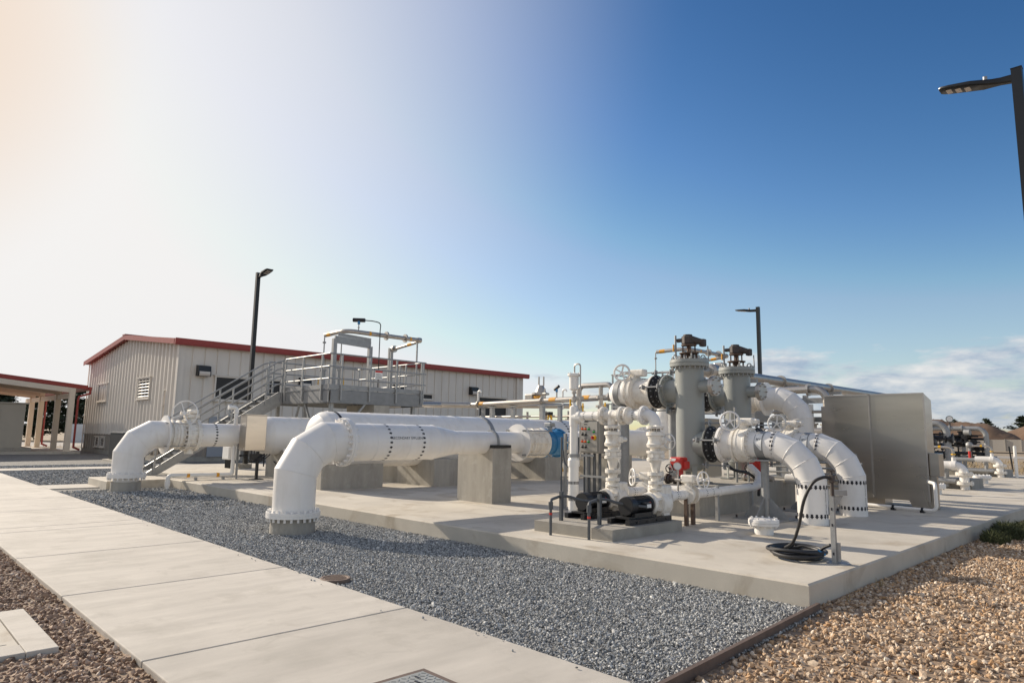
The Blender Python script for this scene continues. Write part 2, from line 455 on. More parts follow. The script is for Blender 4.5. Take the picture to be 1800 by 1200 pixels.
def dup(root, loc, label, rotz=None):
    r = root.copy(); COL.objects.link(r); r.location = loc
    if rotz is not None: r.rotation_euler = (0, 0, rotz)
    r['label'] = label
    WORLD[r.name] = V3(loc)
    for ch in list(root.children):
        c = ch.copy(); COL.objects.link(c); c.parent = r; WORLD[c.name] = V3(loc)
        for g in list(ch.children):
            d = g.copy(); COL.objects.link(d); d.parent = c
    return r
def struct(mb, name, m, **kw):
    o = mb.build(name, m, None, **kw); o['kind'] = 'structure'; return o

def flange(mb, o, d, r_pipe, r, t=.045, nb=16, both=True, br=.016):
    """a pair of bolted flange plates meeting at o"""
    d = V3(d).normalized(); o = V3(o)
    mb.rev(o - d * t, d, [(0, r_pipe), (0, r), (t - .004, r), (t - .004, r * .985), (t + .004, r * .985), (t + .004, r), (2 * t, r), (2 * t, r_pipe)], 36)
    bc = (r + r_pipe) / 2 * 1.02
    mb.bolts(o + d * t, d, bc, nb, br * 1.25, .04)
    mb.bolts(o - d * t, -d, bc, nb, br * 1.25, .055)
def wheel(mb, o, d, r, tube=.014, spokes=4, hub=.03, ph=.4):
    mb.torus(o, d, r, tube, 32, 8)
    u, v, d = frame(d); o = V3(o)
    for k in range(spokes):
        t = 2 * math.pi * k / spokes + ph
        e = u * math.cos(t) + v * math.sin(t)
        mb.bar(o - d * .01, o + e * r, tube * 1.3, tube * 1.1, d)
    mb.cyl(o - d * .04, o + d * .03, hub, n=14)
def arrows(mb, o, d, r, n, s, lift=.003, ref=None):
    """ring of small arrows wrapped round a pipe of radius r, pointing along d"""
    u, v, d = frame(d); o = V3(o)
    shape = [(-.5, -.24), (-.02, -.24), (-.02, -.44), (.5, 0), (-.02, .44), (-.02, .24), (-.5, .24)]
    for k in range(n):
        t0 = 2 * math.pi * k / n
        pts = []
        for a, c in shape:
            t = t0 + c * s / r
            pts.append(o + d * a * s + (u * math.cos(t) + v * math.sin(t)) * (r + lift))
        vs = [mb.bm.verts.new(p) for p in pts]
        mb._face([vs[0], vs[1], vs[5], vs[6]]); mb._face([vs[1], vs[2], vs[3], vs[4], vs[5]])
def dashes(mb, o, d, r, n, s, lift=.002):
    u, v, d = frame(d); o = V3(o)
    for k in range(n):
        t0 = 2 * math.pi * k / n; w = s * .15 / r
        q = []
        for a, t in ((-.5, -w), (.5, -w), (.5, w), (-.5, w)): q.append(o + d * a * s + (u * math.cos(t0 + t) + v * math.sin(t0 + t)) * (r + lift))
        mb.poly(q)
def text_mesh(body, size):
    c = bpy.data.curves.new("lettering", 'FONT'); c.body = body; c.size = size; c.align_x = 'CENTER'; c.align_y = 'CENTER'
    o = bpy.data.objects.new("lettering", c); COL.objects.link(o)
    dg = bpy.context.evaluated_depsgraph_get(); dg.update()
    me = o.evaluated_get(dg).to_mesh()
    vs = [v.co.copy() for v in me.vertices]; fs = [tuple(p.vertices) for p in me.polygons]
    o.evaluated_get(dg).to_mesh_clear()
    bpy.data.objects.remove(o); bpy.data.curves.remove(c)
    return vs, fs
def wrap_text(mb, body, size, o, d, up, r, lift=.003):
    """text running along d on a pipe of radius r; up = side direction of the letters' middle, letters' tops turn towards d x up"""
    vs, fs = text_mesh(body, size)
    o, d, up = V3(o), V3(d).normalized(), V3(up).normalized()
    side = up.cross(d)
    bv = []
    for p in vs:
        t = p.y / r
        bv.append(mb.bm.verts.new(o + d * p.x + (up * math.cos(t) + side * math.sin(t)) * (r + lift)))
    for f in fs: mb._face([bv[i] for i in f])
def flat_text(mb, body, size, o, xd, yd, lift=(0, 0, 0)):
    vs, fs = text_mesh(body, size)
    o, xd, yd = V3(o) + V3(lift), V3(xd), V3(yd)
    bv = [mb.bm.verts.new(o + xd * p.x + yd * p.y) for p in vs]
    for f in fs: mb._face([bv[i] for i in f])
def catmull(pts, k=8):
    pts = [V3(p) for p in pts]; P = [pts[0] * 2 - pts[1]] + pts + [pts[-1] * 2 - pts[-2]]; out = []
    for i in range(1, len(P) - 2):
        a, b, c, d = P[i - 1], P[i], P[i + 1], P[i + 2]
        for j in range(k):
            t = j / k
            out.append(.5 * ((2 * b) + (c - a) * t + (2 * a - 5 * b + 4 * c - d) * t * t + (3 * b - a - 3 * c + d) * t ** 3))
    out.append(pts[-1]); return out
X, Y, Z = Vector((1, 0, 0)), Vector((0, 1, 0)), Vector((0, 0, 1))
PZ = 0.19     # top of the equipment slab

# ================================================================== SETTING
# ground
g = MB(); g.poly([(-4000, -3000, -.075), (3000, -3000, -.075), (3000, 6000, -.075), (-4000, 6000, -.075)])
struct(g, 'ground', 'dry_ground')
g = MB(); g.poly([(-62, -40, -.045), (60, -40, -.045), (60, 36.5, -.045), (-62, 36.5, -.045)])
struct(g, 'gravel_bed', 'gravel_base_tan')
g = MB()
g.poly([(-62, 3.84, -.035), (-2.66, 3.84, -.035), (-2.76, 7.0, -.035), (-20, 7.0, -.035), (-20, 16, -.035), (-62, 16, -.035)])
struct(g, 'grey_gravel_bed', 'gravel_base')
# road behind the yard and the strip of dry ground
g = MB(); g.poly([(-30, 37.5, -.06), (60, 37.5, -.06), (60, 43.5, -.06), (-30, 43.5, -.06)])
struct(g, 'road', 'asphalt')
g = MB(); g.poly([(-30, 84, -.055), (80, 84, -.055), (80, 98, -.055), (-30, 98, -.055)])
struct(g, 'far_road', 'road_far')
g = MB(); g.poly([(-84, -60, -.06), (-66, -60, -.06), (-66, 70, -.06), (-84, 70, -.06)])
struct(g, 'side_road', 'road_far')
# pavement slabs with joints
edges = [-46.0]
while edges[-1] < -12.9: edges.append(edges[-1] + 2.52)
edges = edges[:-1] + [-12.72, -10.22, -7.73, -5.27, -2.75, -.2, 2.3, 5.0]
g = MB(); f = MB()
for a, b in zip(edges, edges[1:]):
    g.bbox(a + .009, b - .009, 1.62, 3.85, -.14, 0, .008)
    f.box(b - .0092, b + .0092, 1.625, 3.845, -.13, -.012)
# branch paths
for (x0, x1, y0, y1) in ((-31.6, -30.1, 3.87, 6.6), (-31.6, -30.1, 6.62, 9.3), (-22.3, -20.95, 3.87, 5.0)):
    g.bbox(x0, x1, y0, y1, -.13, -.004, .008)
struct(g, 'pavement', 'path_concrete')
struct(f, 'pavement_joints', 'joint_filler')
# equipment slab: bevelled top edge
def slab(pts, z0, z1, ch=.018):
    m = MB()
    n = len(pts)
    def off(c):
        out = []
        for i in range(n):
            p0, p, p1 = Vector(pts[i - 1]), Vector(pts[i]), Vector(pts[(i + 1) % n])
            e0, e1 = (p - p0).normalized(), (p1 - p).normalized()
            n0, n1 = Vector((-e0.y, e0.x)), Vector((-e1.y, e1.x))
            b = (n0 + n1); b /= b.length_squared / 2 if b.length_squared else 1
            out.append(p + b * c)
        return out
    r0 = [m.bm.verts.new((*p, z0)) for p in pts]; r1 = [m.bm.verts.new((*p, z1 - ch)) for p in pts]; r2 = [m.bm.verts.new((*p, z1)) for p in off(ch)]
    for a, b in ((r0, r1), (r1, r2)):
        for i in range(n): m._face([a[i], a[(i + 1) % n], b[(i + 1) % n], b[i]])
    m._face(r2); return m
g = slab([(-22.2, 5.0), (-20.3, 5.0), (-20.3, 6.57), (-2.82, 6.86), (-2.9, 36.4), (-28.2, 36.4), (-28.2, 7.4), (-22.2, 7.4)], -.2, PZ)
struct(g, 'concrete_slab', 'slab_concrete', ang=25)
g = MB()
for (a, b) in (((-8.2, 6.78), (-8.2, 9.0)), ((-14.5, 6.7), (-14.5, 8.0)), ((-20.2, 9.0), (-4.7, 9.0))):
    a, b = V3((*a, PZ + .001)), V3((*b, PZ + .001)); s = (b - a).normalized().cross(Z) * .004
    g.poly([a - s, b - s, b + s, a + s])
struct(g, 'slab_joint', 'joint_filler')
# steel edging between the two gravels
g = MB(); g.bar((-2.735, 6.86, -.03), (-2.57, 3.87, -.03), .035, .13)
tag(g.build('steel_edging', 'steel_edging'), 'rusty steel edging strip between the grey and the tan gravel', 'edging')

# loose stones ------------------------------------------------------
def stones(name, m, n, region, size, keep, seed, zb, label, flat=.62):
    rng = np.random.default_rng(seed)
    t = (1 + 5 ** .5) / 2
    bv = np.array([(-1, t, 0), (1, t, 0), (-1, -t, 0), (1, -t, 0), (0, -1, t), (0, 1, t), (0, -1, -t), (0, 1, -t), (t, 0, -1), (t, 0, 1), (-t, 0, -1), (-t, 0, 1)], float)
    bv /= np.linalg.norm(bv[0])
    bf = np.array([(0, 11, 5), (0, 5, 1), (0, 1, 7), (0, 7, 10), (0, 10, 11), (1, 5, 9), (5, 11, 4), (11, 10, 2), (10, 7, 6), (7, 1, 8), (3, 9, 4), (3, 4, 2), (3, 2, 6), (3, 6, 8), (3, 8, 9), (4, 9, 5), (2, 4, 11), (6, 2, 10), (8, 6, 7), (9, 8, 1)])
    x0, x1, y0, y1 = region
    P = np.stack([rng.uniform(x0, x1, n), rng.uniform(y0, y1, n)], 1)
    P = P[keep(P[:, 0], P[:, 1])]
    k = len(P)
    s = size * rng.lognormal(0, .28, k)
    sc = np.stack([rng.uniform(.75, 1.3, k), rng.uniform(.6, 1.0, k), rng.uniform(.45, .85, k)], 1) * s[:, None] * .5
    jit = 1 + rng.uniform(-.42, .25, (k, 12))
    v = bv[None] * jit[:, :, None] * sc[:, None, :]
    q = rng.normal(size=(k, 4)); q[:, 1:3] *= flat; q /= np.linalg.norm(q, axis=1)[:, None]
    w, xx, yy, zz = q.T
    Rm = np.stack([np.stack([1 - 2 * (yy * yy + zz * zz), 2 * (xx * yy - zz * w), 2 * (xx * zz + yy * w)], -1),
                   np.stack([2 * (xx * yy + zz * w), 1 - 2 * (xx * xx + zz * zz), 2 * (yy * zz - xx * w)], -1),
                   np.stack([2 * (xx * zz - yy * w), 2 * (yy * zz + xx * w), 1 - 2 * (xx * xx + yy * yy)], -1)], 1)
    v = np.einsum('kij,knj->kni', Rm, v)
    hz = zb + rng.uniform(0, 1, k) ** 1.3 * size * .55
    v[:, :, 0] += P[:, 0, None]; v[:, :, 1] += P[:, 1, None]; v[:, :, 2] += hz[:, None]
    F_ = (bf[None] + (np.arange(k) * 12)[:, None, None]).reshape(-1, 3)
    me = bpy.data.meshes.new(name)
    me.vertices.add(k * 12); me.vertices.foreach_set('co', v.reshape(-1).astype(np.float32))
    me.loops.add(F_.size); me.loops.foreach_set('vertex_index', F_.reshape(-1).astype(np.int32))
    me.polygons.add(len(F_)); me.polygons.foreach_set('loop_start', (np.arange(len(F_)) * 3).astype(np.int32))
    me.update(calc_edges=True)
    me.shade_flat()
    me.materials.append(M_[m])
    o = bpy.data.objects.new(name, me); COL.objects.link(o)
    o['kind'] = 'stuff'; o['label'] = label
    return o
def in_view(x, y, mar=1.2):
    d = -.709 * x + .692 * y; r = .70 * x + .714 * y
    return (d > 1.2) & (np.abs(r) < .80 * d + mar)
def near_fall(x, y, d0, d1):
    d = np.hypot(x, y); h = np.abs(np.sin(x * 127.1 + y * 311.7) * 43758.5) % 1
    return h < np.clip((d1 - d) / (d1 - d0), 0, 1)
pipes_ok = lambda x, y: (np.hypot(x + 10.44, y - 5.3) > .37) & (np.hypot(x + 19.7, y - 5.3) > .4) & (np.hypot(x + 6.8, y - 3.98) > .2)
front = lambda x: 6.57 + (x + 20.3) / 17.48 * .29
stones('grey_gravel', 'grey_stone', 150000, (-14.5, -2.6, 3.85, 6.9), .0225, lambda x, y: in_view(x, y) & pipes_ok(x, y) & (y < front(x)) & (x < -2.7 + (6.9 - y) * .055), 1, -.038, 'crushed dark grey gravel between pavement and slab')
stones('far_grey_gravel', 'grey_stone', 52000, (-34, -14.3, 3.85, 9.0), .034, lambda x, y: in_view(x, y) & pipes_ok(x, y) & ~((x > -22.35) & (x < -20.25) & (y < 7.4)) & ~((x > -31.65) & (x < -30.05)) & (y < np.where(x > -20.3, front(x), np.where(x > -28.2, 7.38, 9.0))), 2, -.038, 'dark grey gravel further off around the pipe elbow and the paths')
stones('stray_stones', 'grey_stone', 110, (-14, -2.8, 3.55, 3.84), .021, lambda x, y: in_view(x, y) & (np.abs(np.sin(x * 57.3 + y * 91.7)) < np.clip((y - 3.5) / .36, 0, 1) ** 2), 7, .004, 'loose grey stones strayed onto the pavement edge')
stones('tan_gravel', 'tan_stone', 74000, (-2.85, 3.2, 3.0, 20), .038, lambda x, y: in_view(x, y) & (x > np.where(y > 6.86, -2.8, -2.68 + (6.86 - y) * .055)) & near_fall(x, y, 13, 21), 3, -.05, 'tan crushed stone beside the equipment slab')
stones('brown_gravel', 'brown_stone', 42000, (-14, -2.5, -.8, 1.61), .037, lambda x, y: in_view(x, y) & ~((x < -6.03) & (x > -7.47) & (y > .6) & (y < 1.29)), 4, -.055, 'brown crushed stone along the near edge of the pavement')

# grass clump and weeds
def tufts(name, m, spots, label, hmax, seed):
    rng = random.Random(seed); bm = MB()
    for (cx, cy, rr, n) in spots:
        for i in range(n):
            a = rng.uniform(0, 6.28); q = rr * math.sqrt(rng.random())
            x, y = cx + q * math.cos(a), cy + q * math.sin(a) * 1.6
            h = hmax * rng.uniform(.4, 1) * (1 - .5 * q / rr)
            lean = Vector((rng.uniform(-.6, .6), rng.uniform(-.6, .6), 1)).normalized()
            b = Vector((rng.uniform(-1, 1), rng.uniform(-1, 1), 0)).normalized() * h * .018
            p = Vector((x, y, -.05)); mid = p + lean * h * .6 + Vector((0, 0, .1 * h)); tip = p + lean * h + Vector((lean.x, lean.y, -.4)) * h * .25
            v = [bm.bm.verts.new(c) for c in (p - b, p + b, mid + b * .8, tip, mid - b * .8)]
            bm._face(v)
    o = bm.build(name, m, smooth=False); o['kind'] = 'stuff'; o['label'] = label
    return o
tufts('grass', 'grass_green', [(-2.55, 13.7, .2, 700), (-2.5, 14.5, .28, 1800), (-2.4, 15.5, .36, 2400), (-2.65, 15.2, .25, 1400)], 'dark green grass growing along the slab edge', .36, 3)
tufts('dry_weeds', 'dry_grass', [(-2.72, 8.6, .07, 30), (-2.7, 7.5, .05, 16)], 'pale dry weeds at the foot of the slab', .2, 4)
rg = random.Random(9)
tufts('dry_grass', 'dry_grass', [(rg.uniform(-15, 2), rg.uniform(44, 66), rg.uniform(.8, 1.8), 90) for i in range(110)], 'dry brown grass beyond the road', .55, 5)
tufts('dry_field_grass', 'dry_grass', [(rg.uniform(-66, -58), rg.uniform(6, 24), rg.uniform(.5, 1.0), 50) for i in range(30)], 'dry grass strip far left behind the canopy', .3, 6)

# distant stockpiles and hills
def ridge(name, m, x0, x1, y, depth, h, seed, prof):
    rng = random.Random(seed); nx, ny = 60, 14; mb = MB(); vs = []
    ph = [rng.uniform(0, 6) for _ in range(6)]
    for j in range(ny + 1):
        row = []
        for i in range(nx + 1):
            u, v = i / nx, j / ny
            z = h * prof(u) * min(1, math.sin(math.pi * v) * 1.35) ** .8
            z *= 1 + .05 * math.sin(u * 19 + ph[0]) + .03 * math.sin(u * 47 + v * 9 + ph[1]) + .02 * math.sin(u * 131 + v * 23 + ph[2])
            z += rng.uniform(-.10, .10) * min(z, 1)
            row.append(mb.bm.verts.new((x0 + (x1 - x0) * u + 3 * math.sin(v * 5 + ph[3]), y + depth * v, max(z, 0) - .08)))
        vs.append(row)
    for j in range(ny):
        for i in range(nx): mb._face([vs[j][i], vs[j][i + 1], vs[j + 1][i + 1], vs[j + 1][i]])
    return struct(mb, name, m, ang=60)
ridge('soil_mound', 'mound_soil', -62, -28, 168, 30, 6.3, 2, lambda u: math.sin(math.pi * min(1, u * 1.02)) ** .4 if u < .99 else 0)
ridge('soil_mound', 'mound_soil', -40, 40, 188, 34, 7.0, 3, lambda u: min(1, u * 5) * (1 - .25 * u))
ridge('hills', 'far_wall', -1500, 900, 3200, 500, 36, 5, lambda u: .6 + .4 * math.sin(u * 7))
b = MB()
for i in range(44):
    x = -66 + i * 2.4
    b.box(x, x + 2.32, 150 + .1 * (i % 2), 150.2 + .1 * (i % 2), -.1, 1.95 + .05 * ((i * 7) % 3))
    b.box(x + 2.3, x + 2.42, 149.92, 150.35, -.1, 2.1)
tag(b.build('boundary_wall', 'far_wall', smooth=False), 'long grey concrete block wall in front of the soil heaps', 'wall')
# yard fence post line beyond the road
ft = thing('wire_fence', 'low dark wire fence with a leaning post beyond the road', 'fence', (-7.8, 48, -.08))
p = MB()
for x in (-16, -7.8, .4, 8.6): p.bar((x, 48, -.08), (x - .1, 48, 1.35), .07, .07)
build_each(p, 'post', 'black_metal', ft)
p = MB()
for z in (.95, .98): p.bar((-16, 48, z), (8.6, 48, z + .02), .03, .03)
p.build('rail', 'black_metal', ft)

# ================================================================== TREES
def conifer(name, loc, h, w, seed, label, group, n=2600, lay=True):
    rng = random.Random(seed)
    t = thing(name, label, 'tree', loc, group)
    o = V3(loc)
    tr = MB()
    tr.pipe([o + Vector((0, 0, -.2)), o + Vector((rng.uniform(-.1, .1) * w, 0, h * .5)), o + Vector((0, rng.uniform(-.05, .05) * w, h * .96))], [h * .035, h * .022, h * .004], 8)
    boughs = []
    for i in range(34):
        z = h * (.08 + .88 * (i / 34)); a = rng.uniform(0, 6.28)
        L = w * .5 * (1.05 - (z / h) ** 1.3) * rng.uniform(.55, 1.15)
        e = o + Vector((math.cos(a) * L, math.sin(a) * L, z + L * rng.uniform(.05, .35)))
        tr.pipe([o + Vector((0, 0, z)), e], [h * .008, h * .002], 5)
        boughs.append((o + Vector((0, 0, z)), e, L))
    tr.build('trunk', 'bark', t)
    cr_ = MB()
    for i in range(n):
        a, e, L = boughs[rng.randrange(len(boughs))]
        q = rng.uniform(.15, 1.05)
        c = a.lerp(e, q) + Vector((rng.gauss(0, .1), rng.gauss(0, .1), rng.gauss(0, .045))) * h * .55 * (.5 + .5 * L / (w * .5))
        s = h * rng.uniform(.022, .055)
        d1 = Vector((rng.uniform(-1, 1), rng.uniform(-1, 1), rng.uniform(-.2, .5))).normalized() * s
        d2 = Vector((rng.uniform(-1, 1), rng.uniform(-1, 1), rng.uniform(-.4, .4))).normalized() * s * .55
        cr_._face([cr_.bm.verts.new(p) for p in (c - d1, c + d2, c + d1, c - d2 * .7)])
    cr_.build('crown', 'conifer_leaf', t, smooth=False)
    return t
GL = 'dark conifers behind the canopy on the left'
for i, (x, y, h, w, lab) in enumerate(((-97, 12.0, 7.4, 7.0, 'dark conifer at the far left, seen between the first canopy posts'),
        (-92, 15.6, 7.0, 6.5, 'dark conifer seen between the two middle canopy posts'),
        (-91, 18.6, 7.6, 6.0, 'dark conifer with pale gaps just left of the large building'),
        (-94, 20.8, 5.6, 5.0, 'dark conifer half hidden behind the building corner'),
        (-99, 8.2, 6.6, 6.0, 'dark conifer seen above the beige shed'))):
    conifer('conifer', (x, y, -.1), h * .84, w * 1.45, 20 + i, lab, GL, 8000)
GR = 'small conifers beyond the soil heaps'
def az_loc(px, D):
    v = cF + cR * ((px - 900) / 1179.5); v.z = 0; v.normalize(); return (v.x * D, v.y * D, -.1)
for i, (px, D, h, w, lab) in enumerate(((1668, 240, 8.2, 9, 'small wind-shaped conifer just left of the pressure gauge on the far pipe loop'),
        (1723, 240, 8.6, 8, 'narrow pointed conifer above the left end of the soil heap'),
        (1736, 250, 4.6, 5, 'tiny round conifer low beside the narrow pointed one'),
        (1785, 240, 9.4, 13, 'broad conifer on the skyline at the right edge'),
        (1806, 245, 7.0, 8, 'conifer cut off by the right edge of the picture'))):
    conifer('conifer', az_loc(px, D), h, w, 50 + i, lab, GR, 3600)

# ================================================================== METAL BUILDING
bx0, bx1, by0, by1, ze, zr, xr = -52.4, -35.0, 11.3, 35.4, 5.78, 6.72, -43.6
bl = thing('metal_building', 'large beige corrugated metal building with red roof trim', 'building', (-44, 23, 0))
def eave(x): return ze + (zr - ze) * (1 - abs(x - xr) / (xr - bx0 if x < xr else bx1 - xr))
WZ = 1.15
def corrugated(mb, p0, p1, out, z0, ztop, pitch, depth, kind):
    p0, p1, out = V3(p0), V3(p1), V3(out); L = (p1 - p0).length; d = (p1 - p0).normalized()
    pr = []
    n = int(L / pitch)
    for i in range(n):
        s = i * pitch
        if kind == 'rib': pr += [(s, 0), (s + pitch * .5, 0), (s + pitch * .62, depth), (s + pitch * .88, depth)]
        else: pr += [(s, 0), (s + pitch - .09, 0), (s + pitch - .075, -depth), (s + pitch - .015, -depth)]
    pr.append((L, 0))
    prev = None
    for s, o in pr:
        b = p0 + d * s + out * o
        a = mb.bm.verts.new((b.x, b.y, z0)); c = mb.bm.verts.new((b.x, b.y, ztop(b.x)))
        if prev: mb._face([prev[0], a, c, prev[1]])
        prev = (a, c)
w = MB()
corrugated(w, (bx0, by0, 0), (bx1, by0, 0), (0, -1, 0), WZ, lambda x: eave(x) - .02, .58, .085, 'rib')
w.build('end_wall', 'siding', bl, smooth=False)
w = MB()
corrugated(w, (bx1, by0, 0), (bx1, by1, 0), (1, 0, 0), WZ, lambda x: ze, .61, .045, 'seam')
w.box(bx1 - .2, bx1 - .05, by0 + .1, by1, .2, ze); w.box(bx0 + .05, bx1 - .2, by1 - .15, by1, .2, ze)
w.box(bx0 + .02, bx0 + .2, by0 + .1, by1, .2, ze)
w.build('side_wall', 'siding', bl, smooth=False)
w = MB()
corrugated(w, (bx0, by0, 0), (bx1, by0, 0), (0, -1, 0), .2, lambda x: WZ - .01, .58, .075, 'rib')
corrugated(w, (bx1, by0, 0), (bx1, by1, 0), (1, 0, 0), .2, lambda x: WZ - .01, .58, .04, 'rib')
w.box(bx0 - .02, bx1 + .06, by0 - .075, by0 - .06, WZ - .04, WZ + .03)
w.build('wainscot', 'siding_dark', bl, smooth=False)
w = MB(); w.box(bx0 - .02, bx1 + .03, by0 - .08, by1, -.1, .2); w.build('plinth', 'wall_concrete', bl, smooth=False)
w = MB()
for x in (bx0, bx1): w.box(x - .10, x + .10, by0 - .095, by0 - .058, .2, eave(x) - .05)
w.box(bx1 + .024, bx1 + .06, by0 - .09, by0 + .22, .2, ze)
build_each(w, 'corner_trim', 'siding', bl, smooth=False)
rf = MB()
ov = .35
def slope(xa, za, xb, zb, t=.16):
    return [(xa, by0 - ov, za), (xb, by0 - ov, zb), (xb, by0 - ov, zb + t), (xa, by0 - ov, za + t)]
rf.prism(slope(bx0 - ov, ze - .02, xr, zr + .02), (0, by1 - by0 + 2 * ov, 0))
rf.prism(slope(xr, zr + .02, bx1 + .12, ze + .0), (0, by1 - by0 + 2 * ov, 0))
y = by0 + .3
while y < by1:
    for xa, za, xb, zb in ((bx0 - ov, ze + .14, xr, zr + .18), (xr, zr + .18, bx1 + .12, ze + .16)):
        rf.bar((xa, y, za + .03), (xb, y, zb + .03), .06, .06)
    y += .61
roof = rf.build('roof', 'red_trim', bl, smooth=False)
e = MB()
e.box(bx1 + .125, bx1 + .3, by0 - ov - .02, by1 + ov, ze - .12, ze + .17)
e.box(bx1 + .3, bx1 + .33, by0 - ov - .02, by1 + ov, ze - .06, ze + .20)
e.build('gutter', 'red_trim', roof, smooth=False)
e = MB()
for xa, za, xb, zb in ((bx0 - ov - .02, ze - .05, xr, zr - .01), (xr, zr - .01, bx1 + .14, ze - .04)):
    e.prism([(xa, by0 - ov - .03, za - .05), (xb, by0 - ov - .03, zb - .05), (xb, by0 - ov - .03, zb + .22), (xa, by0 - ov - .03, za + .22)], (0, .028, 0))
e.box(xr - .35, xr + .25, by0 - ov - .05, by1, zr + .20, zr + .25)
build_each(e, 'rake_trim', 'red_trim', roof, smooth=False)
def opening(x0, x1, z0, z1, kind, face):
    """face 'end': on the end wall (x range); 'side': on the long wall (range is y)"""
    nm = 'window' if kind == 'glass' else 'vent'
    fr = MB(); t = .07
    def bx(mb, a0, a1, za, zb, d0, d1):
        if face == 'end': mb.box(a0, a1, by0 - d1, by0 - d0, za, zb)
        else: mb.box(bx1 + d0, bx1 + d1, a0, a1, za, zb)
    for q in ((x0 - t, x0, z0, z1), (x1, x1 + t, z0, z1), (x0 - t, x1 + t, z1, z1 + t), (x0 - t, x1 + t, z0 - t, z0)): bx(fr, *q, .0, .13)
    bx(fr, x0 - t - .06, x1 + t + .06, z1 + t, z1 + t + .05, 0, .17); bx(fr, x0 - t - .06, x1 + t + .06, z0 - t - .05, z0 - t, 0, .17)
    f_ = fr.build(nm, 'siding', bl, smooth=False)
    if kind == 'glass':
        q = MB(); bx(q, x0, x1, z0, z1, .06, .075); q.build('pane', 'window_blind', f_, smooth=False)
    else:
        q = MB(); bx(q, x0, x1, z0, z1, .058, .064); q.build('vent_back', 'louver_dark', f_, smooth=False)
        if kind == 'louver':
            q = MB(); n = max(3, int((z1 - z0) / .165))
            for i in range(n):
                z = z0 + (i + .5) * (z1 - z0) / n; h = (z1 - z0) / n * .30
                if face == 'end': q.prism([(x0, by0 - .07, z), (x0, by0 - .12, z - h), (x0, by0 - .125, z - h + .02), (x0, by0 - .07, z + .02)], (x1 - x0, 0, 0))
                else: q.prism([(bx1 + .07, x0, z), (bx1 + .12, x0, z - h), (bx1 + .125, x0, z - h + .02), (bx1 + .07, x0, z + .02)], (0, x1 - x0, 0))
            q.build('slats', 'louver_slat', f_, smooth=False)
opening(-49.4, -47.4, 3.25, 4.2, 'glass', 'end')
opening(-41.0, -39.0, 3.2, 4.2, 'louver', 'end')
opening(-48.9, -48.2, .45, .92, 'louver', 'end'); opening(-47.6, -46.9, .45, .92, 'louver', 'end')
opening(13.1, 14.8, 3.1, 4.2, 'dark', 'side')
opening(15.9, 16.5, 2.9, 4.2, 'dark', 'side')
opening(25.5, 26.9, 3.75, 4.0, 'dark', 'side')
opening(31.0, 33.6, 2.5, 4.05, 'dark', 'side')
d = MB(); d.box(bx1 + .045, bx1 + .09, 12.9, 13.75, .2, 1.25 + .95); d.build('door', 'door_grey', bl, smooth=False)
d = MB(); d.cyl((-36.55, by0 - .12, 1.2), (-36.55, by0 - .12, 3.45), .05, n=10); d.pipe(arc((-36.55, by0 - .12, 3.5), Z, Y, .1, 4), .05, 10)
for z in (1.9, 2.7): d.box(-36.65, -36.45, by0 - .18, by0 - .03, z, z + .05)
d.build('conduit', 'siding', bl)
d = MB(); d.box(bx1 + .03, bx1 + .14, by1 - .75, by1 - .6, .2, ze - .1); build_each(d, 'downspout', 'siding', bl, smooth=False)
# wall lights on the long side
def wall_light(y, z, lab):
    t = thing('wall_light', lab, 'lamp', (bx1, y, z), 'wall lights on the long building wall')
    b = MB(); b.prism([(bx1 + .03, y, z), (bx1 + .36, y, z - .02), (bx1 + .40, y, z + .12), (bx1 + .34, y, z + .5), (bx1 + .03, y, z + .55)], (0, .62, 0)); b.build('housing', 'black_metal', t, smooth=False)
    b = MB(); b.prism([(bx1 + .365, y + .05, z + .0), (bx1 + .41, y + .05, z + .10), (bx1 + .40, y + .05, z + .22), (bx1 + .385, y + .05, z + .22), (bx1 + .34, y + .05, z)], (0, .52, 0)); b.build('lens', 'lens_pale', t, smooth=False)
wall_light(12.1, 4.2, 'dark wall light near the left end of the long building wall')
wall_light(17.6, 3.95, 'dark wall light seen through the left platform railing')
wall_light(23.9, 3.95, 'dark wall light seen through the right platform railing')
wall_light(30.1, 4.2, 'dark wall light above the pipe rack near the right end of the building')

# ================================================================== CANOPY AND SHED
cn = thing('canopy', 'open beige steel canopy with red roof edge at the far left', 'canopy', (-54, 6, 0))
def cz(y): return 3.90 + (10.1 - y) * .097
b = MB(); b.prism([(-47.9, 10.3, cz(10.3) - .03), (-47.9, -8, cz(-8) - .03), (-47.9, -8, cz(-8) + .22), (-47.9, 10.3, cz(10.3) + .22)], (-15, 0, 0)); b.build('roof', 'red_trim', cn, smooth=False)
for x in (-48.0, -51.7, -57.0, -60.4):
    b = MB(); q = .15
    b.box(x - q, x + q, 9.35, 9.65, .1, cz(9.5) - .06); b.box(x - .22, x + .22, 9.28, 9.72, .1, .13)
    b.build('post', 'cream_steel', cn, smooth=False)
b = MB()
for x in (-48.0, -51.7, -57.0, -60.4): b.prism([(x - .1, 9.6, cz(9.6) - .34), (x - .1, -8, cz(-8) - .34), (x - .1, -8, cz(-8) - .04), (x - .1, 9.6, cz(9.6) - .04)], (.2, 0, 0))
build_each(b, 'rafter', 'cream_steel', cn, smooth=False)
b = MB(); b.box(-62.5, -48.25, 9.4, 9.6, 3.3, 3.6); build_each(b, 'beam', 'cream_steel', cn, smooth=False)
for x in (-47.85, -57.25):
    b = MB(); b.pipe([(x, 10.42, 3.85), (x, 10.42, 3.62), (x, 9.86, 3.4), (x, 9.82, 3.25), (x, 9.82, .35), (x, 10.15, .2)], .06, 8); build_each(b, 'downspout', 'red_trim', cn)
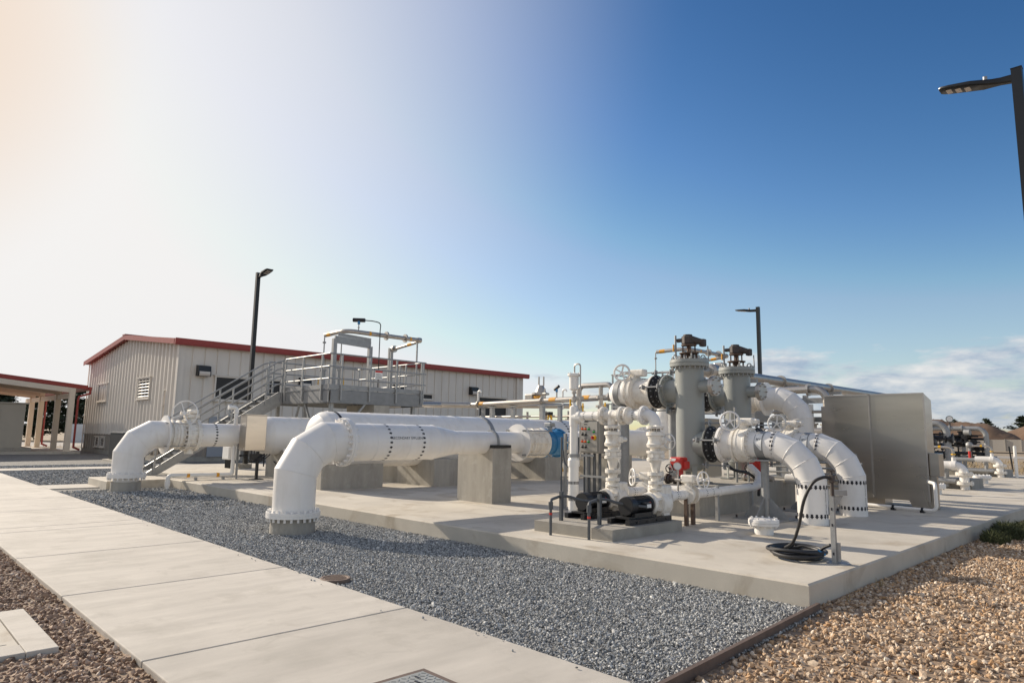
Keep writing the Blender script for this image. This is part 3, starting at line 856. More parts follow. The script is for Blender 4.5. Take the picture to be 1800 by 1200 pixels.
b = MB(); b.box(-62.8, -47.85, 10.31, 10.5, 3.82, 4.02); b.build('gutter', 'red_trim', cn, smooth=False)
b = MB(); b.box(-62.5, -47.3, -8, 10.1, -.1, .1); b.build('floor_slab', 'slab_concrete', cn, smooth=False)
sh = thing('equipment_shed', 'plain beige metal equipment shed under the canopy', 'shed', (-52, 4, 0))
b = MB(); b.box(-55.5, -49.2, -2, 7.45, .3, 2.86)
for y in (1.0, 3.0, 4.6, 6.2): b.box(-49.2, -49.17, y, y + .05, .35, 2.8)
for x in (-50.8, -52.3, -53.8): b.box(x, x + .05, 7.45, 7.48, .35, 2.8)
b.build('wall', 'shed_panel', sh, smooth=False)
b = MB(); b.box(-55.6, -49.1, -2, 7.6, 2.87, 2.95); b.build('roof', 'shed_panel', sh, smooth=False)
b = MB(); b.box(-55.8, -48.9, -2.2, 7.9, .101, .3); b.build('base', 'wall_concrete', sh, smooth=False)
hp = thing('ceiling_pipework', 'tangle of dark pipes and fittings hanging under the canopy roof', 'pipework', (-51, 5, 3.2))
b = MB()
rg = random.Random(5)
for i in range(7):
    y = 3 + i * .5; z = 3.05 + .1 * (i % 3)
    b.pipe([(-56, y, z), (-49.5, y, z)], .05, 8)
    b.cyl((-51 + .3 * (i % 3), y, z - .1), (-51 + .3 * (i % 3), y, z + .9), .025, n=6)
    b.rev((-50.5, y, z), (1, 0, 0), [(0, .05), (0, .11), (.08, .11), (.08, .05)], 10)
b.build('pipes', 'stainless_pipe', hp)
b = MB(); b.box(-83.6, -83.0, 16.6, 19.8, -.1, 1.85); b.box(-83.0, -82.94, 16.7, 19.7, .1, 1.7)
tag(b.build('white_barrier', 'old_white_wall', smooth=False), 'weathered white panel wall far left behind the canopy', 'wall')
# air conditioner beside the building
ac = thing('air_conditioner', 'dark upright air conditioning unit on a thin pad beside the building', 'air conditioner', (-36.4, 9.7, 0))
b = MB(); b.bbox(-37.5, -35.2, 9.2, 10.2, .06, 1.32, .03); b.build('casing', 'ac_body', ac)
b = MB()
for i in range(26): b.box(-37.4 + i * .085, -37.36 + i * .085, 9.17, 9.199, .12, 1.26)
b.build('fins', 'ac_body', ac, smooth=False)
b = MB(); b.box(-37.55, -35.15, 9.15, 10.25, 1.321, 1.38); b.build('cover', 'galvanised_steel', ac, smooth=False)
b = MB(); b.box(-37.7, -35.0, 9.0, 10.4, -.05, .055); b.build('pad', 'slab_concrete', ac, smooth=False)

# ================================================================== LAMP POSTS
def lamp(loc, h, dirx, lab, tilt=.06):
    t = thing('street_lamp', lab, 'street lamp', loc, 'black lamp posts round the yard')
    o = V3(loc)
    b = MB(); b.cbox(o + Vector((0, 0, h / 2)), (.14, .14, h)); b.cbox(o + Vector((0, 0, h + .006)), (.15, .15, .01)); b.build('pole', 'lamp_black', t, smooth=False)
    b = MB(); b.cyl(o + Vector((0, 0, -.3)), o + Vector((0, 0, .35)), .24, n=20); b.build('footing', 'wall_concrete', t)
    b = MB()
    d = dirx
    st = [(.07, .045, -.02, -.15), (.22, .045, -.03, -.14), (.34, .075, -.03, -.135), (.46, .13, -.02, -.125), (.62, .155, .0, -.10), (.9, .15, .0, -.07), (1.02, .13, -.005, -.055), (1.06, .10, -.02, -.05)]
    rings = []
    for s, wd, zt, zb in st:
        up = s * tilt
        ring = []
        for (yy, zz) in ((-wd, zb + .02), (-wd * .8, zb), (wd * .8, zb), (wd, zb + .02), (wd, (zt + zb) / 2 + .02), (wd * .6, zt), (-wd * .6, zt), (-wd, (zt + zb) / 2 + .02)):
            ring.append(b.bm.verts.new(o + Vector((d * s, yy, h - .06 + zz + up))))
        rings.append(ring)
    for a, c in zip(rings, rings[1:]):
        for k in range(8): b._face([a[k], a[(k + 1) % 8], c[(k + 1) % 8], c[k]])
    b._face(rings[0]); b._face(rings[-1])
    hd = b.build('lamp_head', 'lamp_black', t, ang=35)
    b = MB()
    for s in (.66, .79, .92):
        z = h - .06 + (-.10 + (s - .62) * .107) + s * tilt - .004
        b.cbox(o + Vector((d * s, 0, z)), (.085, .16, .006))
    b.build('lens', 'lens_pale', hd, smooth=False)
    b = MB(); z = h - .06 - .005 + .4 * tilt; b.cyl(o + Vector((d * .42, 0, z - .03)), o + Vector((d * .42, 0, z + .055)), .032, n=14); b.build('sensor', 'galvanised_steel', hd)
    return t
lamp((-24.7, 10.53, 0), 7.5, 1, 'black lamp post behind the steel stairs, lamp head pointing right')
lamp((-13.73, 29.06, PZ), 7.31, -1, 'black lamp post rising behind the two grey vessels')
lamp((-1.584, 12.72, -.05), 7.55, -1, 'nearest black lamp post at the right edge, lamp head pointing left', .10)

# ================================================================== CONCRETE PIERS
def pier(lab, pts, z0, z1, saddle=None, group='concrete piers under the pipes', m='pier_concrete'):
    """upright pier from a plan outline; saddle=(x, z, r) cuts a round seat across its top along Y"""
    b = MB()
    if saddle:
        (xa, xb, ya, yb) = pts; sx, sz, sr = saddle
        top = []
        n = 18
        for i in range(n + 1):
            x = xa + (xb - xa) * i / n
            dx = abs(x - sx); z = z1
            if dx < sr: z = min(z1, sz - math.sqrt(sr * sr - dx * dx) - .004)
            top.append((x, ya, z))
        b.prism([(xa, ya, z0)] + top + [(xb, ya, z0)], (0, yb - ya, 0))
    else:
        b.prism([(x, y, z0) for x, y in pts], (0, 0, z1 - z0))
    o = b.build('concrete_pier', m, smooth=False)
    return tag(o, lab, 'concrete pier', group)
BX, BZ, BR = -15.2, 1.385, .69
CX, CZ = -10.44, 1.41
AX, AZ = -19.7, 1.42
pier('broad low concrete pier under the left end of the large white header', (-15.85, -14.86, 8.2, 9.95), PZ, .95, (BX, BZ, BR))
pier('eight-sided concrete pier behind the first pier, under the left pipe', [(-17.0, 11.05), (-16.4, 10.95), (-15.9, 11.25), (-15.85, 11.95), (-16.4, 12.2), (-17.0, 11.9)], PZ, .72)
pier('concrete pier under the white header beside the drain valve', (-15.9, -14.2, 11.1, 11.95), PZ, .9, (BX, BZ, BR))
pier('concrete pier with sloped shoulder under the secondary effluent pipe', (-11.22, -10.13, 9.4, 9.93), PZ, 1.30, (CX, CZ, .228))
pier('concrete pier under the header behind the blue meter', (-15.9, -14.3, 15.5, 16.2), PZ, .9, (BX, BZ, BR))
pier('concrete pier under the far end of the header, near the ladder', (-15.9, -14.3, 18.6, 19.4), PZ, .9, (BX, BZ, BR))
pier('tan concrete pier under the left pipe behind the stainless box', (-20.3, -19.2, 9.3, 10.6), PZ, 1.0, (AX, AZ, .57))
pier('tall pale concrete pier below the steel platform', [(-20.6, 12.2), (-18.9, 12.2), (-18.9, 12.8), (-20.6, 12.8)], PZ, 2.45)
pier('low concrete pier under the secondary effluent pipe behind the control panel', (-10.85, -10.0, 13.4, 14.0), PZ, 1.12, (CX, CZ, .33))
# round footings of the two elbows in the gravel
for x, lab in ((AX, 'round concrete footing under the left pipe elbow'), (CX, 'round concrete footing under the secondary effluent elbow')):
    b = MB(); b.cyl((x, 5.3, -.2), (x, 5.3, .205), .352, n=40)
    tag(b.build('pipe_footing', 'pier_concrete'), lab, 'footing', 'round footings in the gravel')

# ================================================================== SECONDARY EFFLUENT PIPE
cp = thing('effluent_pipe', 'thick white pipe lettered SECONDARY EFFLUENT with elbow and flanges', 'pipe', (CX, 5.3, .2))
RC = .335
b = MB(); flange(b, (CX, 5.3, .255), Z, RC, .425, .045, 24, br=.017); b.build('flange', 'white_paint', cp)
b = MB()
pts = [(CX, 5.3, .29), (CX, 5.3, .70)] + mitre((CX, 5.3, CZ), Z, Y, .70, 3) + [(CX, 6.10, CZ)]
b.pipe(pts, RC, 48)
for i in range(1, len(pts) - 1):
    p0, p, p1 = V3(pts[i - 1]), V3(pts[i]), V3(pts[i + 1]); d = ((p - p0).normalized() + (p1 - p).normalized()).normalized()
    if i > 1: b.torus(p, d, RC * 1.012, .006, 40, 5)
b.build('elbow', 'white_paint', cp, ang=16)
b = MB(); flange(b, (CX, 6.14, CZ), Y, RC, .415, .042, 20, br=.02); b.build('flange', 'white_paint', cp)
b = MB()
b.pipe([(CX, 6.18, CZ), (CX, 8.05, CZ)], RC - .008, 48)
b.pipe([(CX, 8.05, CZ), (CX, 8.62, CZ)], [RC - .008, .228], 48, cap=False)
b.pipe([(CX, 8.62, CZ), (CX, 10.8, CZ)], .228, 48)
for yy, rr in ((6.65, RC - .006), (8.05, RC - .006), (8.62, .230), (7.35, RC - .0065)): b.torus((CX, yy, CZ), Y, rr, .005, 40, 5)
b.build('pipe', 'white_paint', cp)
b = MB()
for yy in (6.93, 7.66): arrows(b, (CX, yy, CZ), Y, RC - .008, 24, .062)
ca, sa = math.cos(R_(14)), math.sin(R_(14))
wrap_text(b, 'SECONDARY EFFLUENT', .066, (CX, 7.30, CZ), Y, (ca, 0, sa), RC - .008)
b.build('lettering', 'black_decal', cp, smooth=False)
b = MB()
b.disc((CX, 10.40, CZ), Y, .03, .40, 48)
b.build('thrust_ring', 'white_paint', cp)
b = MB()
b.rev((CX, 10.50, CZ), Y, [(0, .23), (0, .30), (.05, .30), (.05, .285), (.16, .275), (.18, .315), (.22, .315), (.24, .275), (.36, .275), (.38, .315), (.42, .315), (.44, .275), (.55, .285), (.60, .33), (.66, .33), (.66, .24)], 36)
b.bolts((CX, 10.50, CZ), Y, .318, 8, .010, .6)
cpl = b.build('coupling', 'white_valve', cp)
b = MB()
for k in range(4):
    t = math.pi * (k / 2 + .25); o = Vector((CX + .365 * math.cos(t), 10.3, CZ + .365 * math.sin(t))); b.cyl(o, o + Y * .95, .011, n=8)
    for yy in (10.32, 10.38, 11.12): b.cyl((o.x, yy, o.z), (o.x, yy + .03, o.z), .024, n=6)
build_each(b, 'tie_rod', 'galvanised_steel', cpl)
b = MB()
b.rev((CX, 11.17, CZ), Y, [(0, .24), (0, .33), (.05, .33), (.05, .30), (.12, .285), (.20, .26), (.36, .26), (.44, .285), (.50, .30), (.50, .33), (.55, .33), (.55, .24)], 36)
b.bolts((CX, 11.13, CZ), Y, .31, 14, .016, .14); b.bolts((CX, 11.62, CZ), Y, .31, 14, .016, .14)
b.torus((CX, 11.445, CZ), Y, .265, .02, 36, 8)
fm = b.build('flow_meter', 'blue_paint', cp)
b = MB(); b.cyl((CX, 11.445, CZ + .25), (CX, 11.445, CZ + .36), .06, n=14); b.bbox(CX - .09, CX + .09, 11.36, 11.53, CZ + .36, CZ + .45, .015); b.build('junction_box', 'galvanised_steel', fm)
b = MB()
b.pipe([(CX, 11.70, CZ), (CX, 12.3, CZ)], .228, 32); b.pipe([(CX, 12.3, CZ), (CX, 12.8, CZ)], [.228, .335], 32)
b.pipe([(CX, 12.8, CZ), (CX, 15.6, CZ)] + mitre((CX, 16.2, CZ), Y, Z, .55, 4) + [(CX, 16.2, 1.99)], .335, 32)
b.build('pipe', 'white_paint', cp)
b = MB(); flange(b, (CX, 15.2, CZ), Y, .335, .43, .04, 20); b.build('flange', 'white_paint', cp)
# strap and seat on the pier
st = thing('pipe_strap', 'galvanised pipe strap and dark seat on top of the sloped concrete pier', 'pipe strap', (CX, 9.66, 1.3))
b = MB()
pp = [(CX - .25, 9.62, 1.3), (CX - .25, 9.62, CZ)] + [(CX - .25 * math.cos(t), 9.62, CZ + .25 * math.sin(t)) for t in [math.pi * i / 14 for i in range(1, 14)]] + [(CX + .25, 9.62, CZ), (CX + .25, 9.62, 1.28)]
for i in range(len(pp) - 1):
    b.bar(pp[i], pp[i + 1], .016, .05, up=Y)
b.build('strap', 'galvanised_steel', st)
b = MB()
b.prism([(CX + .235, 9.44, 1.302), (CX + .62, 9.44, 1.302), (CX + .62, 9.44, 1.32), (CX + .3, 9.44, 1.33), (CX + .238, 9.44, 1.36)], (0, .46, 0)) if False else b.cbox((CX + .27, 9.65, 1.335), (.12, .5, .06)).cbox((CX - .27, 9.65, 1.335), (.12, .5, .06))
build_each(b, 'seat', 'black_metal', st, smooth=False)

# ================================================================== LEFT PIPE WITH VALVE
ap = thing('valved_pipe', 'white pipe at the left with mitred elbow, valve and upright handwheel', 'pipe', (AX, 5.3, .2))
RA = .365
b = MB(); flange(b, (AX, 5.3, .36), Z, RA, .455, .05, 22, br=.018)
b.cyl((AX, 5.3, .205), (AX, 5.3, .31), .3, n=24); b.build('flange', 'white_paint', ap)
b = MB()
pts = [(AX, 5.3, .40), (AX, 5.3, .72)] + mitre((AX, 5.3, AZ), Z, Y, .72, 3) + [(AX, 6.12, AZ)]
b.pipe(pts, RA, 40)
for p_ in range(2, len(pts) - 1):
    d = ((V3(pts[p_]) - V3(pts[p_ - 1])).normalized() + (V3(pts[p_ + 1]) - V3(pts[p_])).normalized()).normalized()
    b.torus(pts[p_], d, RA * 1.012, .006, 36, 5)
b.build('elbow', 'white_paint', ap, ang=16)
b = MB(); b.disc((AX, 6.12, AZ), Y, .03, .52, 40); b.build('thrust_ring', 'white_paint', ap)
b = MB()
b.rev((AX, 6.15, AZ), Y, [(0, .33), (0, .36), (.1, .36), (.12, .40), (.17, .40), (.19, .355), (.27, .355), (.29, .40), (.34, .40), (.36, .35), (.44, .35), (.44, .33)], 36)
cpl = b.build('coupling', 'white_valve', ap)
b = MB()
for k in range(4):
    t = math.pi * (k / 2 + .25); o = Vector((AX + .43 * math.cos(t), 6.05, AZ + .43 * math.sin(t))); b.cyl(o, o + Y * .78, .010, n=8)
    b.cyl(o + Y * .02, o + Y * .06, .02, n=6)
build_each(b, 'tie_rod', 'galvanised_steel', cpl)
b = MB()
flange(b, (AX, 6.66, AZ), Y, .33, .44, .045, 20); flange(b, (AX, 6.93, AZ), Y, .33, .44, .045, 20)
b.cyl((AX, 6.68, AZ), (AX, 6.92, AZ), .385, n=32)
b.cyl((AX, 6.8, AZ - .52), (AX, 6.8, AZ - .36), .11, n=14)
b.cyl((AX, 6.8, AZ + .36), (AX, 6.8, AZ + .46), .12, n=14)
va = b.build('valve', 'white_valve', ap)
b = MB(); b.bbox(AX - .16, AX + .16, 6.62, 6.98, AZ + .46, AZ + .58, .03); b.bbox(AX - .13, AX + .2, 6.7, 6.92, AZ + .58, AZ + .70, .03); b.cyl((AX + .0, 6.8, AZ + .54), (AX + .0, 6.5, AZ + .6), .05, n=12); b.build('gearbox', 'white_valve', va)
b = MB(); wheel(b, (AX + .16, 6.56, AZ + .58), (.75, -.66, .1), .345, .017, 4, .045); b.build('handwheel', 'white_paint', va)
b = MB()
b.pipe([(AX, 6.98, AZ), (AX, 8.2, AZ)], .325, 36); b.pipe([(AX, 8.2, AZ), (AX, 9.0, AZ)], [.325, .57], 36); b.pipe([(AX, 9.0, AZ), (AX, 16, AZ)], .57, 40)
b.torus((AX, 7.0, AZ), Y, .33, .012, 36, 6); b.torus((AX, 9.9, AZ), Y, .572, .006, 36, 6)
b.build('pipe', 'white_paint', ap)
b = MB(); arrows(b, (AX, 7.42, AZ), Y, .325, 24, .07); b.build('arrow_marks', 'black_decal', ap, smooth=False)
b = MB(); b.rev_open((AX, 10.85, AZ), Y, [(0, .575), (0, .60), (.10, .60), (.10, .575), (0, .575)], 40); b.build('strap', 'black_metal', ap)

sb = thing('stainless_cabinet', 'bright stainless cabinet hung on the left white pipe above small tubing', 'cabinet', (-18.95, 8.3, 1.0))
b = MB(); b.bbox(-19.32, -18.9, 8.02, 8.62, 1.0, 2.0, .012); b.build('cabinet', 'brushed_stainless', sb)
b = MB(); b.box(-19.34, -18.88, 8.0, 8.64, 2.002, 2.02); b.box(-19.3, -18.92, 7.985, 8.015, 1.06, 1.08); b.build('lid', 'brushed_stainless', sb, smooth=False)
b = MB()
rg = random.Random(3)
for i in range(6):
    x, y = -19.2 + .06 * i, 8.15 + .07 * (i % 4)
    b.pipe([(x, y, 1.0), (x, y, .8 - .04 * (i % 3)), (x + .05, y + .1, .66), (x + .12, y + .28, .72 + .02 * i), (x + .1, y + .42, .9)], .014, 6)
b.bar((-19.0, 8.45, PZ), (-19.0, 8.45, .98), .07, .07); b.cbox((-19.0, 8.4, .82), (.18, .3, .18)); b.cbox((-19.0, 8.45, .2), (.3, .3, .02))
b.cyl((-19.05, 8.0, .86), (-19.05, 8.2, .86), .02, n=8); b.cyl((-19.05, 7.95, .86), (-19.05, 8.0, .86), .035, n=8)
b.cyl((-18.95, 8.62, .55), (-18.95, 8.62, .92), .02, n=8)
b.build('tubing', 'black_metal', sb)
# instrument assembly on slab right of the cabinet
ia = thing('instrument_stand', 'small stand of black sampling tubes and pumps below the left pipe', 'instrument stand', (-18.6, 9.4, PZ))
b = MB(); b.bar((-18.6, 9.1, PZ), (-18.6, 9.1, .75), .05, .05); b.bar((-18.6, 9.9, PZ), (-18.6, 9.9, .75), .05, .05); b.bar((-18.6, 9.05, .5), (-18.6, 9.95, .5), .04, .04); b.bar((-18.6, 9.05, .72), (-18.6, 9.95, .72), .04, .04); b.cbox((-18.6, 9.5, PZ + .03), (.5, 1.2, .05)); b.build('frame', 'galvanised_steel', ia, smooth=False)
b = MB(); b.cyl((-18.55, 9.35, .32), (-18.55, 9.35, .62), .1, n=14); b.cyl((-18.55, 9.7, .32), (-18.55, 9.7, .58), .085, n=14); b.bbox(-18.68, -18.5, 9.42, 9.6, .6, .8, .01)
b.pipe(catmull([(-18.55, 9.35, .62), (-18.5, 9.25, .8), (-18.45, 9.1, .62), (-18.45, 8.9, .55), (-18.5, 8.7, .72)]), .02, 6)
b.pipe(catmull([(-18.55, 9.7, .58), (-18.5, 9.8, .75), (-18.45, 10.0, .7), (-18.5, 10.1, .9)]), .018, 6); b.build('pump', 'black_rubber', ia)
b = MB(); b.pipe([(-18.52, 9.25, .7), (-18.52, 9.55, 1.02)], .03, 8); b.pipe([(-18.5, 9.0, .25), (-18.5, 9.0, 1.05), (-18.5, 9.35, 1.05)], .022, 8); b.build('tube', 'white_plastic', ia)

# plastic line with orange markers
pv = thing('drain_line', 'thin white plastic drain line with orange bands along the left slab edge', 'pipe', (-19.6, 6.3, 0))
b = MB()
b.pipe([(-19.6, 6.28, -.05), (-19.6, 6.28, .2)] + arc((-19.6, 6.28, .33), Z, Y, .09, 5) + [(-19.6, 7.9, .31)] + arc((-19.6, 8.0, .31), Y, Z, .08, 5) + [(-19.6, 8.0, 2.1)] + arc((-19.6, 8.0, 2.22), Z, -Y, .08, 5) + [(-19.6, 7.78, 2.22)], .055, 14)
for q in ((-19.6, 6.28, .05),): b.cyl(q, V3(q) + Z * .14, .07, n=14)
b.cyl((-19.6, 7.76, 2.22), (-19.6, 7.84, 2.22), .07, n=14); b.cyl((-19.6, 8.0, 2.06), (-19.6, 8.0, 2.16), .07, n=14)
b.build('pipe', 'white_plastic', pv)
for (a, c) in (((-19.6, 8, 1.18), (-19.6, 8, 1.6)), ((-19.6, 6.75, .322), (-19.6, 6.83, .322)), ((-19.6, 7.55, .314), (-19.6, 7.63, .314))):
    b = MB(); b.cyl(a, c, .0575, n=14); b.build('marker_band', 'orange_label', pv)
b = MB(); b.bar((-19.5, 8.08, PZ), (-19.5, 8.08, 1.35), .05, .05)
for yy in (7.0, 7.75): b.bar((-19.6, yy, PZ), (-19.6, yy, .26), .07, .07)
b.cyl((-19.6, 7.8, 1.95), (-19.6, 7.8, 2.16), .035, n=10); b.build('bracket', 'galvanised_steel', pv)
ep = thing('electrical_box', 'pale electrical box standing on black conduits left of the stainless cabinet', 'electrical box', (-24.7, 9.9, PZ))
b = MB(); b.bbox(-25.25, -24.62, 9.9, 10.3, .5, .98, .015); b.box(-25.2, -24.66, 9.88, 9.9, .54, .95); b.build('box', 'sign_white', ep)
b = MB()
for i in range(5): b.cyl((-25.15 + i * .12, 10.0, PZ), (-25.15 + i * .12, 10.0, .5), .03, n=8)
build_each(b, 'conduit', 'black_metal', ep)

# ================================================================== LARGE HEADER
hb = thing('header_pipe', 'very large horizontal white header pipe behind the secondary effluent pipe', 'pipe', (BX, 8.2, BZ))
b = MB()
b.rev((BX, 8.02, BZ), Y, [(0, 0), (.012, .2), (.06, .4), (.16, .58), (.30, .67), (.42, BR), (12.4, BR), (12.55, .6), (12.65, .4), (12.7, 0)], 56)
for yy in (8.44, 9.62, 10.55, 10.85, 12.1, 12.35, 14.6, 15.7): b.torus((BX, yy, BZ), Y, BR, .007, 56, 5)
b.build('shell', 'white_paint', hb)
b = MB()
for yy in (16.35, 16.95): arrows(b, (BX, yy, BZ), Y, BR, 40, .10)
b.build('arrow_marks', 'black_decal', hb, smooth=False)
b = MB(); b.rev_open((BX, 13.45, BZ), Y, [(0, BR), (0, BR + .03), (.12, BR + .03), (.12, BR), (0, BR)], 48); b.build('strap', 'galvanised_steel', hb)
b = MB(); b.rev_open((BX, 8.56, BZ), Y, [(0, BR), (0, BR + .014), (.06, BR + .014), (.06, BR), (0, BR)], 48); b.build('strap', 'black_metal', hb)
b = MB()
DY = 11.55
b.pipe([(-14.95, DY - .1, .78), (-14.95, DY - .1, .68)] + arc((-14.95, DY - .1, .43), Z * -1, X, .2, 6) + [(-14.42, DY - .1, .43)], .10, 18)
b.rev((-14.46, DY - .1, .43), X, [(0, .1), (0, .17), (.05, .17), (.05, .14), (.16, .14), (.16, .17), (.22, .17), (.22, .1)], 20)
dr = b.build('drain_valve', 'white_valve', hb)
b = MB(); b.disc((-14.238, DY - .1, .43), X, .012, .125, 20); b.build('open_end', 'rusty_steel', dr)
b = MB(); b.bbox(-14.44, -14.28, DY - .26, DY + .02, .60, .72, .02); wheel(b, (-14.36, DY - .32, .69), (.35, -.93, .05), .14, .012, 4, .02); b.build('handwheel', 'white_paint', dr)

# ================================================================== STAIRS AND PLATFORM
pf = thing('steel_platform', 'galvanised steel platform with railings and a straight stair on its left', 'platform', (-22, 10.5, PZ))
DZ = 2.90
PX0, PX1, PY0, PY1 = -23.2, -18.93, 10.55, 14.15
b = MB()
for (p0, p1) in (((PX0, PY0, 0), (PX1, PY0, 0)), ((PX1, PY0 + .06, 0), (PX1, PY1, 0)), ((PX0, PY1, 0), (PX1, PY1, 0)), ((PX0, PY0 + .06, 0), (PX0, PY1, 0))):
    z = DZ - .24
    d = (V3(p1) - V3(p0)).normalized(); nrm = Vector((d.y, -d.x, 0))
    a, c = V3(p0) + Z * z, V3(p1) + Z * z
    b.bar(a, c, .02, .38); b.bar(a + Z * .19 - nrm * .04, c + Z * .19 - nrm * .04, .1, .02); b.bar(a - Z * .19 - nrm * .04, c - Z * .19 - nrm * .04, .1, .02)
build_each(b, 'beam', 'galvanised_dark', pf, smooth=False)
b = MB(); b.box(PX0 + .03, PX1 - .03, PY0 + .03, PY1 - .03, DZ - .035, DZ - .008)
b.build('deck', 'galvanised_deck', pf, smooth=False)
b = MB(); b.box(PX1 - .012, PX1 + .012, PY0, PY1, DZ + .005, DZ + .14); b.box(PX0 + 1.2, PX1, PY0 - .012, PY0 + .0, DZ + .005, DZ + .14); build_each(b, 'toe_board', 'galvanised_deck', pf, smooth=False)
def rails(posts, path, hts, pr=.022, rr=.025, foot=.35):
    m1, m2 = MB(), MB()
    for p in posts: m1.bar(V3(p) - Z * foot, V3(p) + Z * hts[-1], .05, .05)
    for h in hts: m2.pipe([V3(p) + Z * h for p in path], rr, 8)
    return m1, m2
HT = (.32, .70, 1.10)
def add_rail(posts, path, foot=.35):
    m1, m2 = rails(posts, path, HT, foot=foot)
    build_each(m1, 'rail_post', 'galvanised_steel', pf, smooth=False); m2.build('handrail', 'galvanised_steel', pf)
e = .04
add_rail([(-21.85, PY0 - e, DZ), (-20.6, PY0 - e, DZ), (-19.35, PY0 - e, DZ)], [(-21.85, PY0 - e, DZ), (PX1 + e, PY0 - e, DZ), (PX1 + e, PY1 + .1, DZ)])
add_rail([(PX1 + e, 10.95 + i * 1.04, DZ) for i in range(4)], [(PX1 + e, 10.9, DZ), (PX1 + e, 11.0, DZ)])
add_rail([(-23.2, 10.7 + i * 1.1, DZ) for i in range(4)], [(-23.2, 10.5, DZ), (-23.2, PY1, DZ)])
add_rail([(-23.1 + i * 1.05, PY1, DZ) for i in range(5)], [(-23.2, PY1, DZ), (-20.6, PY1, DZ)])
add_rail([(-20.3, PY1, DZ), (-19.0, PY1, DZ)], [(-20.4, PY1, DZ), (-18.9, PY1, DZ)])
# stair
SX0, SX1 = -23.1, -22.1
sl0, sl1 = Vector((0, 6.45, PZ + .02)), Vector((0, 10.42, DZ - .03))
b = MB()
for x in (SX0, SX1):
    b.prism([(x - .02, 6.35, PZ), (x - .02, 6.75, PZ), (x - .02, 10.58, DZ - .42), (x - .02, 10.58, DZ - .02), (x - .02, 10.4, DZ - .02)], (.04, 0, 0))
    s = (sl1 - sl0)
    sg = -1 if x == SX1 else 1
    b.bar(Vector((x + sg * .045, 6.38, PZ + .02)), Vector((x + sg * .045, 10.41, DZ - .035)), .07, .012)
build_each(b, 'stringer', 'galvanised_steel', pf, smooth=False)
n = 15
for i in range(n):
    t = (i + .7) / n; y = 6.45 + (10.42 - 6.45) * t; z = PZ + (DZ - .08 - PZ) * t
    b = MB(); b.box(SX0 + .03, SX1 - .03, y - .02, y + .25, z - .02, z); b.box(SX0 + .03, SX1 - .03, y - .025, y - .015, z - .06, z + .002); b.build('tread', 'galvanised_deck', pf, smooth=False)
def sp(x, t): return Vector((x, 6.5 + (10.42 - 6.5) * t, PZ + .1 + (DZ - .02 - PZ - .1) * t))
for x in (SX1 + .05, SX0 - .05):
    m1 = MB()
    for t in (.04, .32, .6, .88): p = sp(x, t); m1.bar(p - Z * .15, p + Z * 1.1, .045, .045)
    p = Vector((x, 10.5, DZ)); m1.bar(p - Z * .4, p + Z * 1.1, .05, .05); build_each(m1, 'rail_post', 'galvanised_steel', pf, smooth=False)
    m2 = MB()
    for h in (.32, .58, .84, 1.1): m2.pipe([sp(x, .0) + Z * h, sp(x, .97) + Z * h, Vector((x, 10.62, DZ + h))], .026, 8)
    m2.pipe([sp(x, .0) + Z * .58, sp(x, -.03) + Z * .7, sp(x, -.03) + Z * .98, sp(x, 0) + Z * 1.1], .02, 8)
    m2.build('handrail', 'galvanised_steel', pf)
for (x, y) in ((-22.9, 10.8), (-19.1, 10.75), (-22.9, 13.9), (-19.1, 13.9), (-20.9, 10.8)):
    b = MB(); b.bar((x, y, PZ), (x, y, DZ - .4), .11, .11); b.cbox((x, y, PZ + .012), (.3, .3, .024))
    b.build('leg', 'galvanised_steel', pf, smooth=False)
b = MB()
for (p0, p1) in (((-20.6, 10.65, 2.45), (-20.1, 10.65, 1.7)), ((-21.0, 10.65, 2.45), (-21.3, 10.65, 1.75)), ((-18.98, 11.9, 2.47), (-18.98, 11.6, 2.12)), ((-18.98, 12.3, 2.47), (-18.98, 12.6, 2.12))): b.bar(p0, p1, .06, .06)
build_each(b, 'brace', 'galvanised_steel', pf, smooth=False)

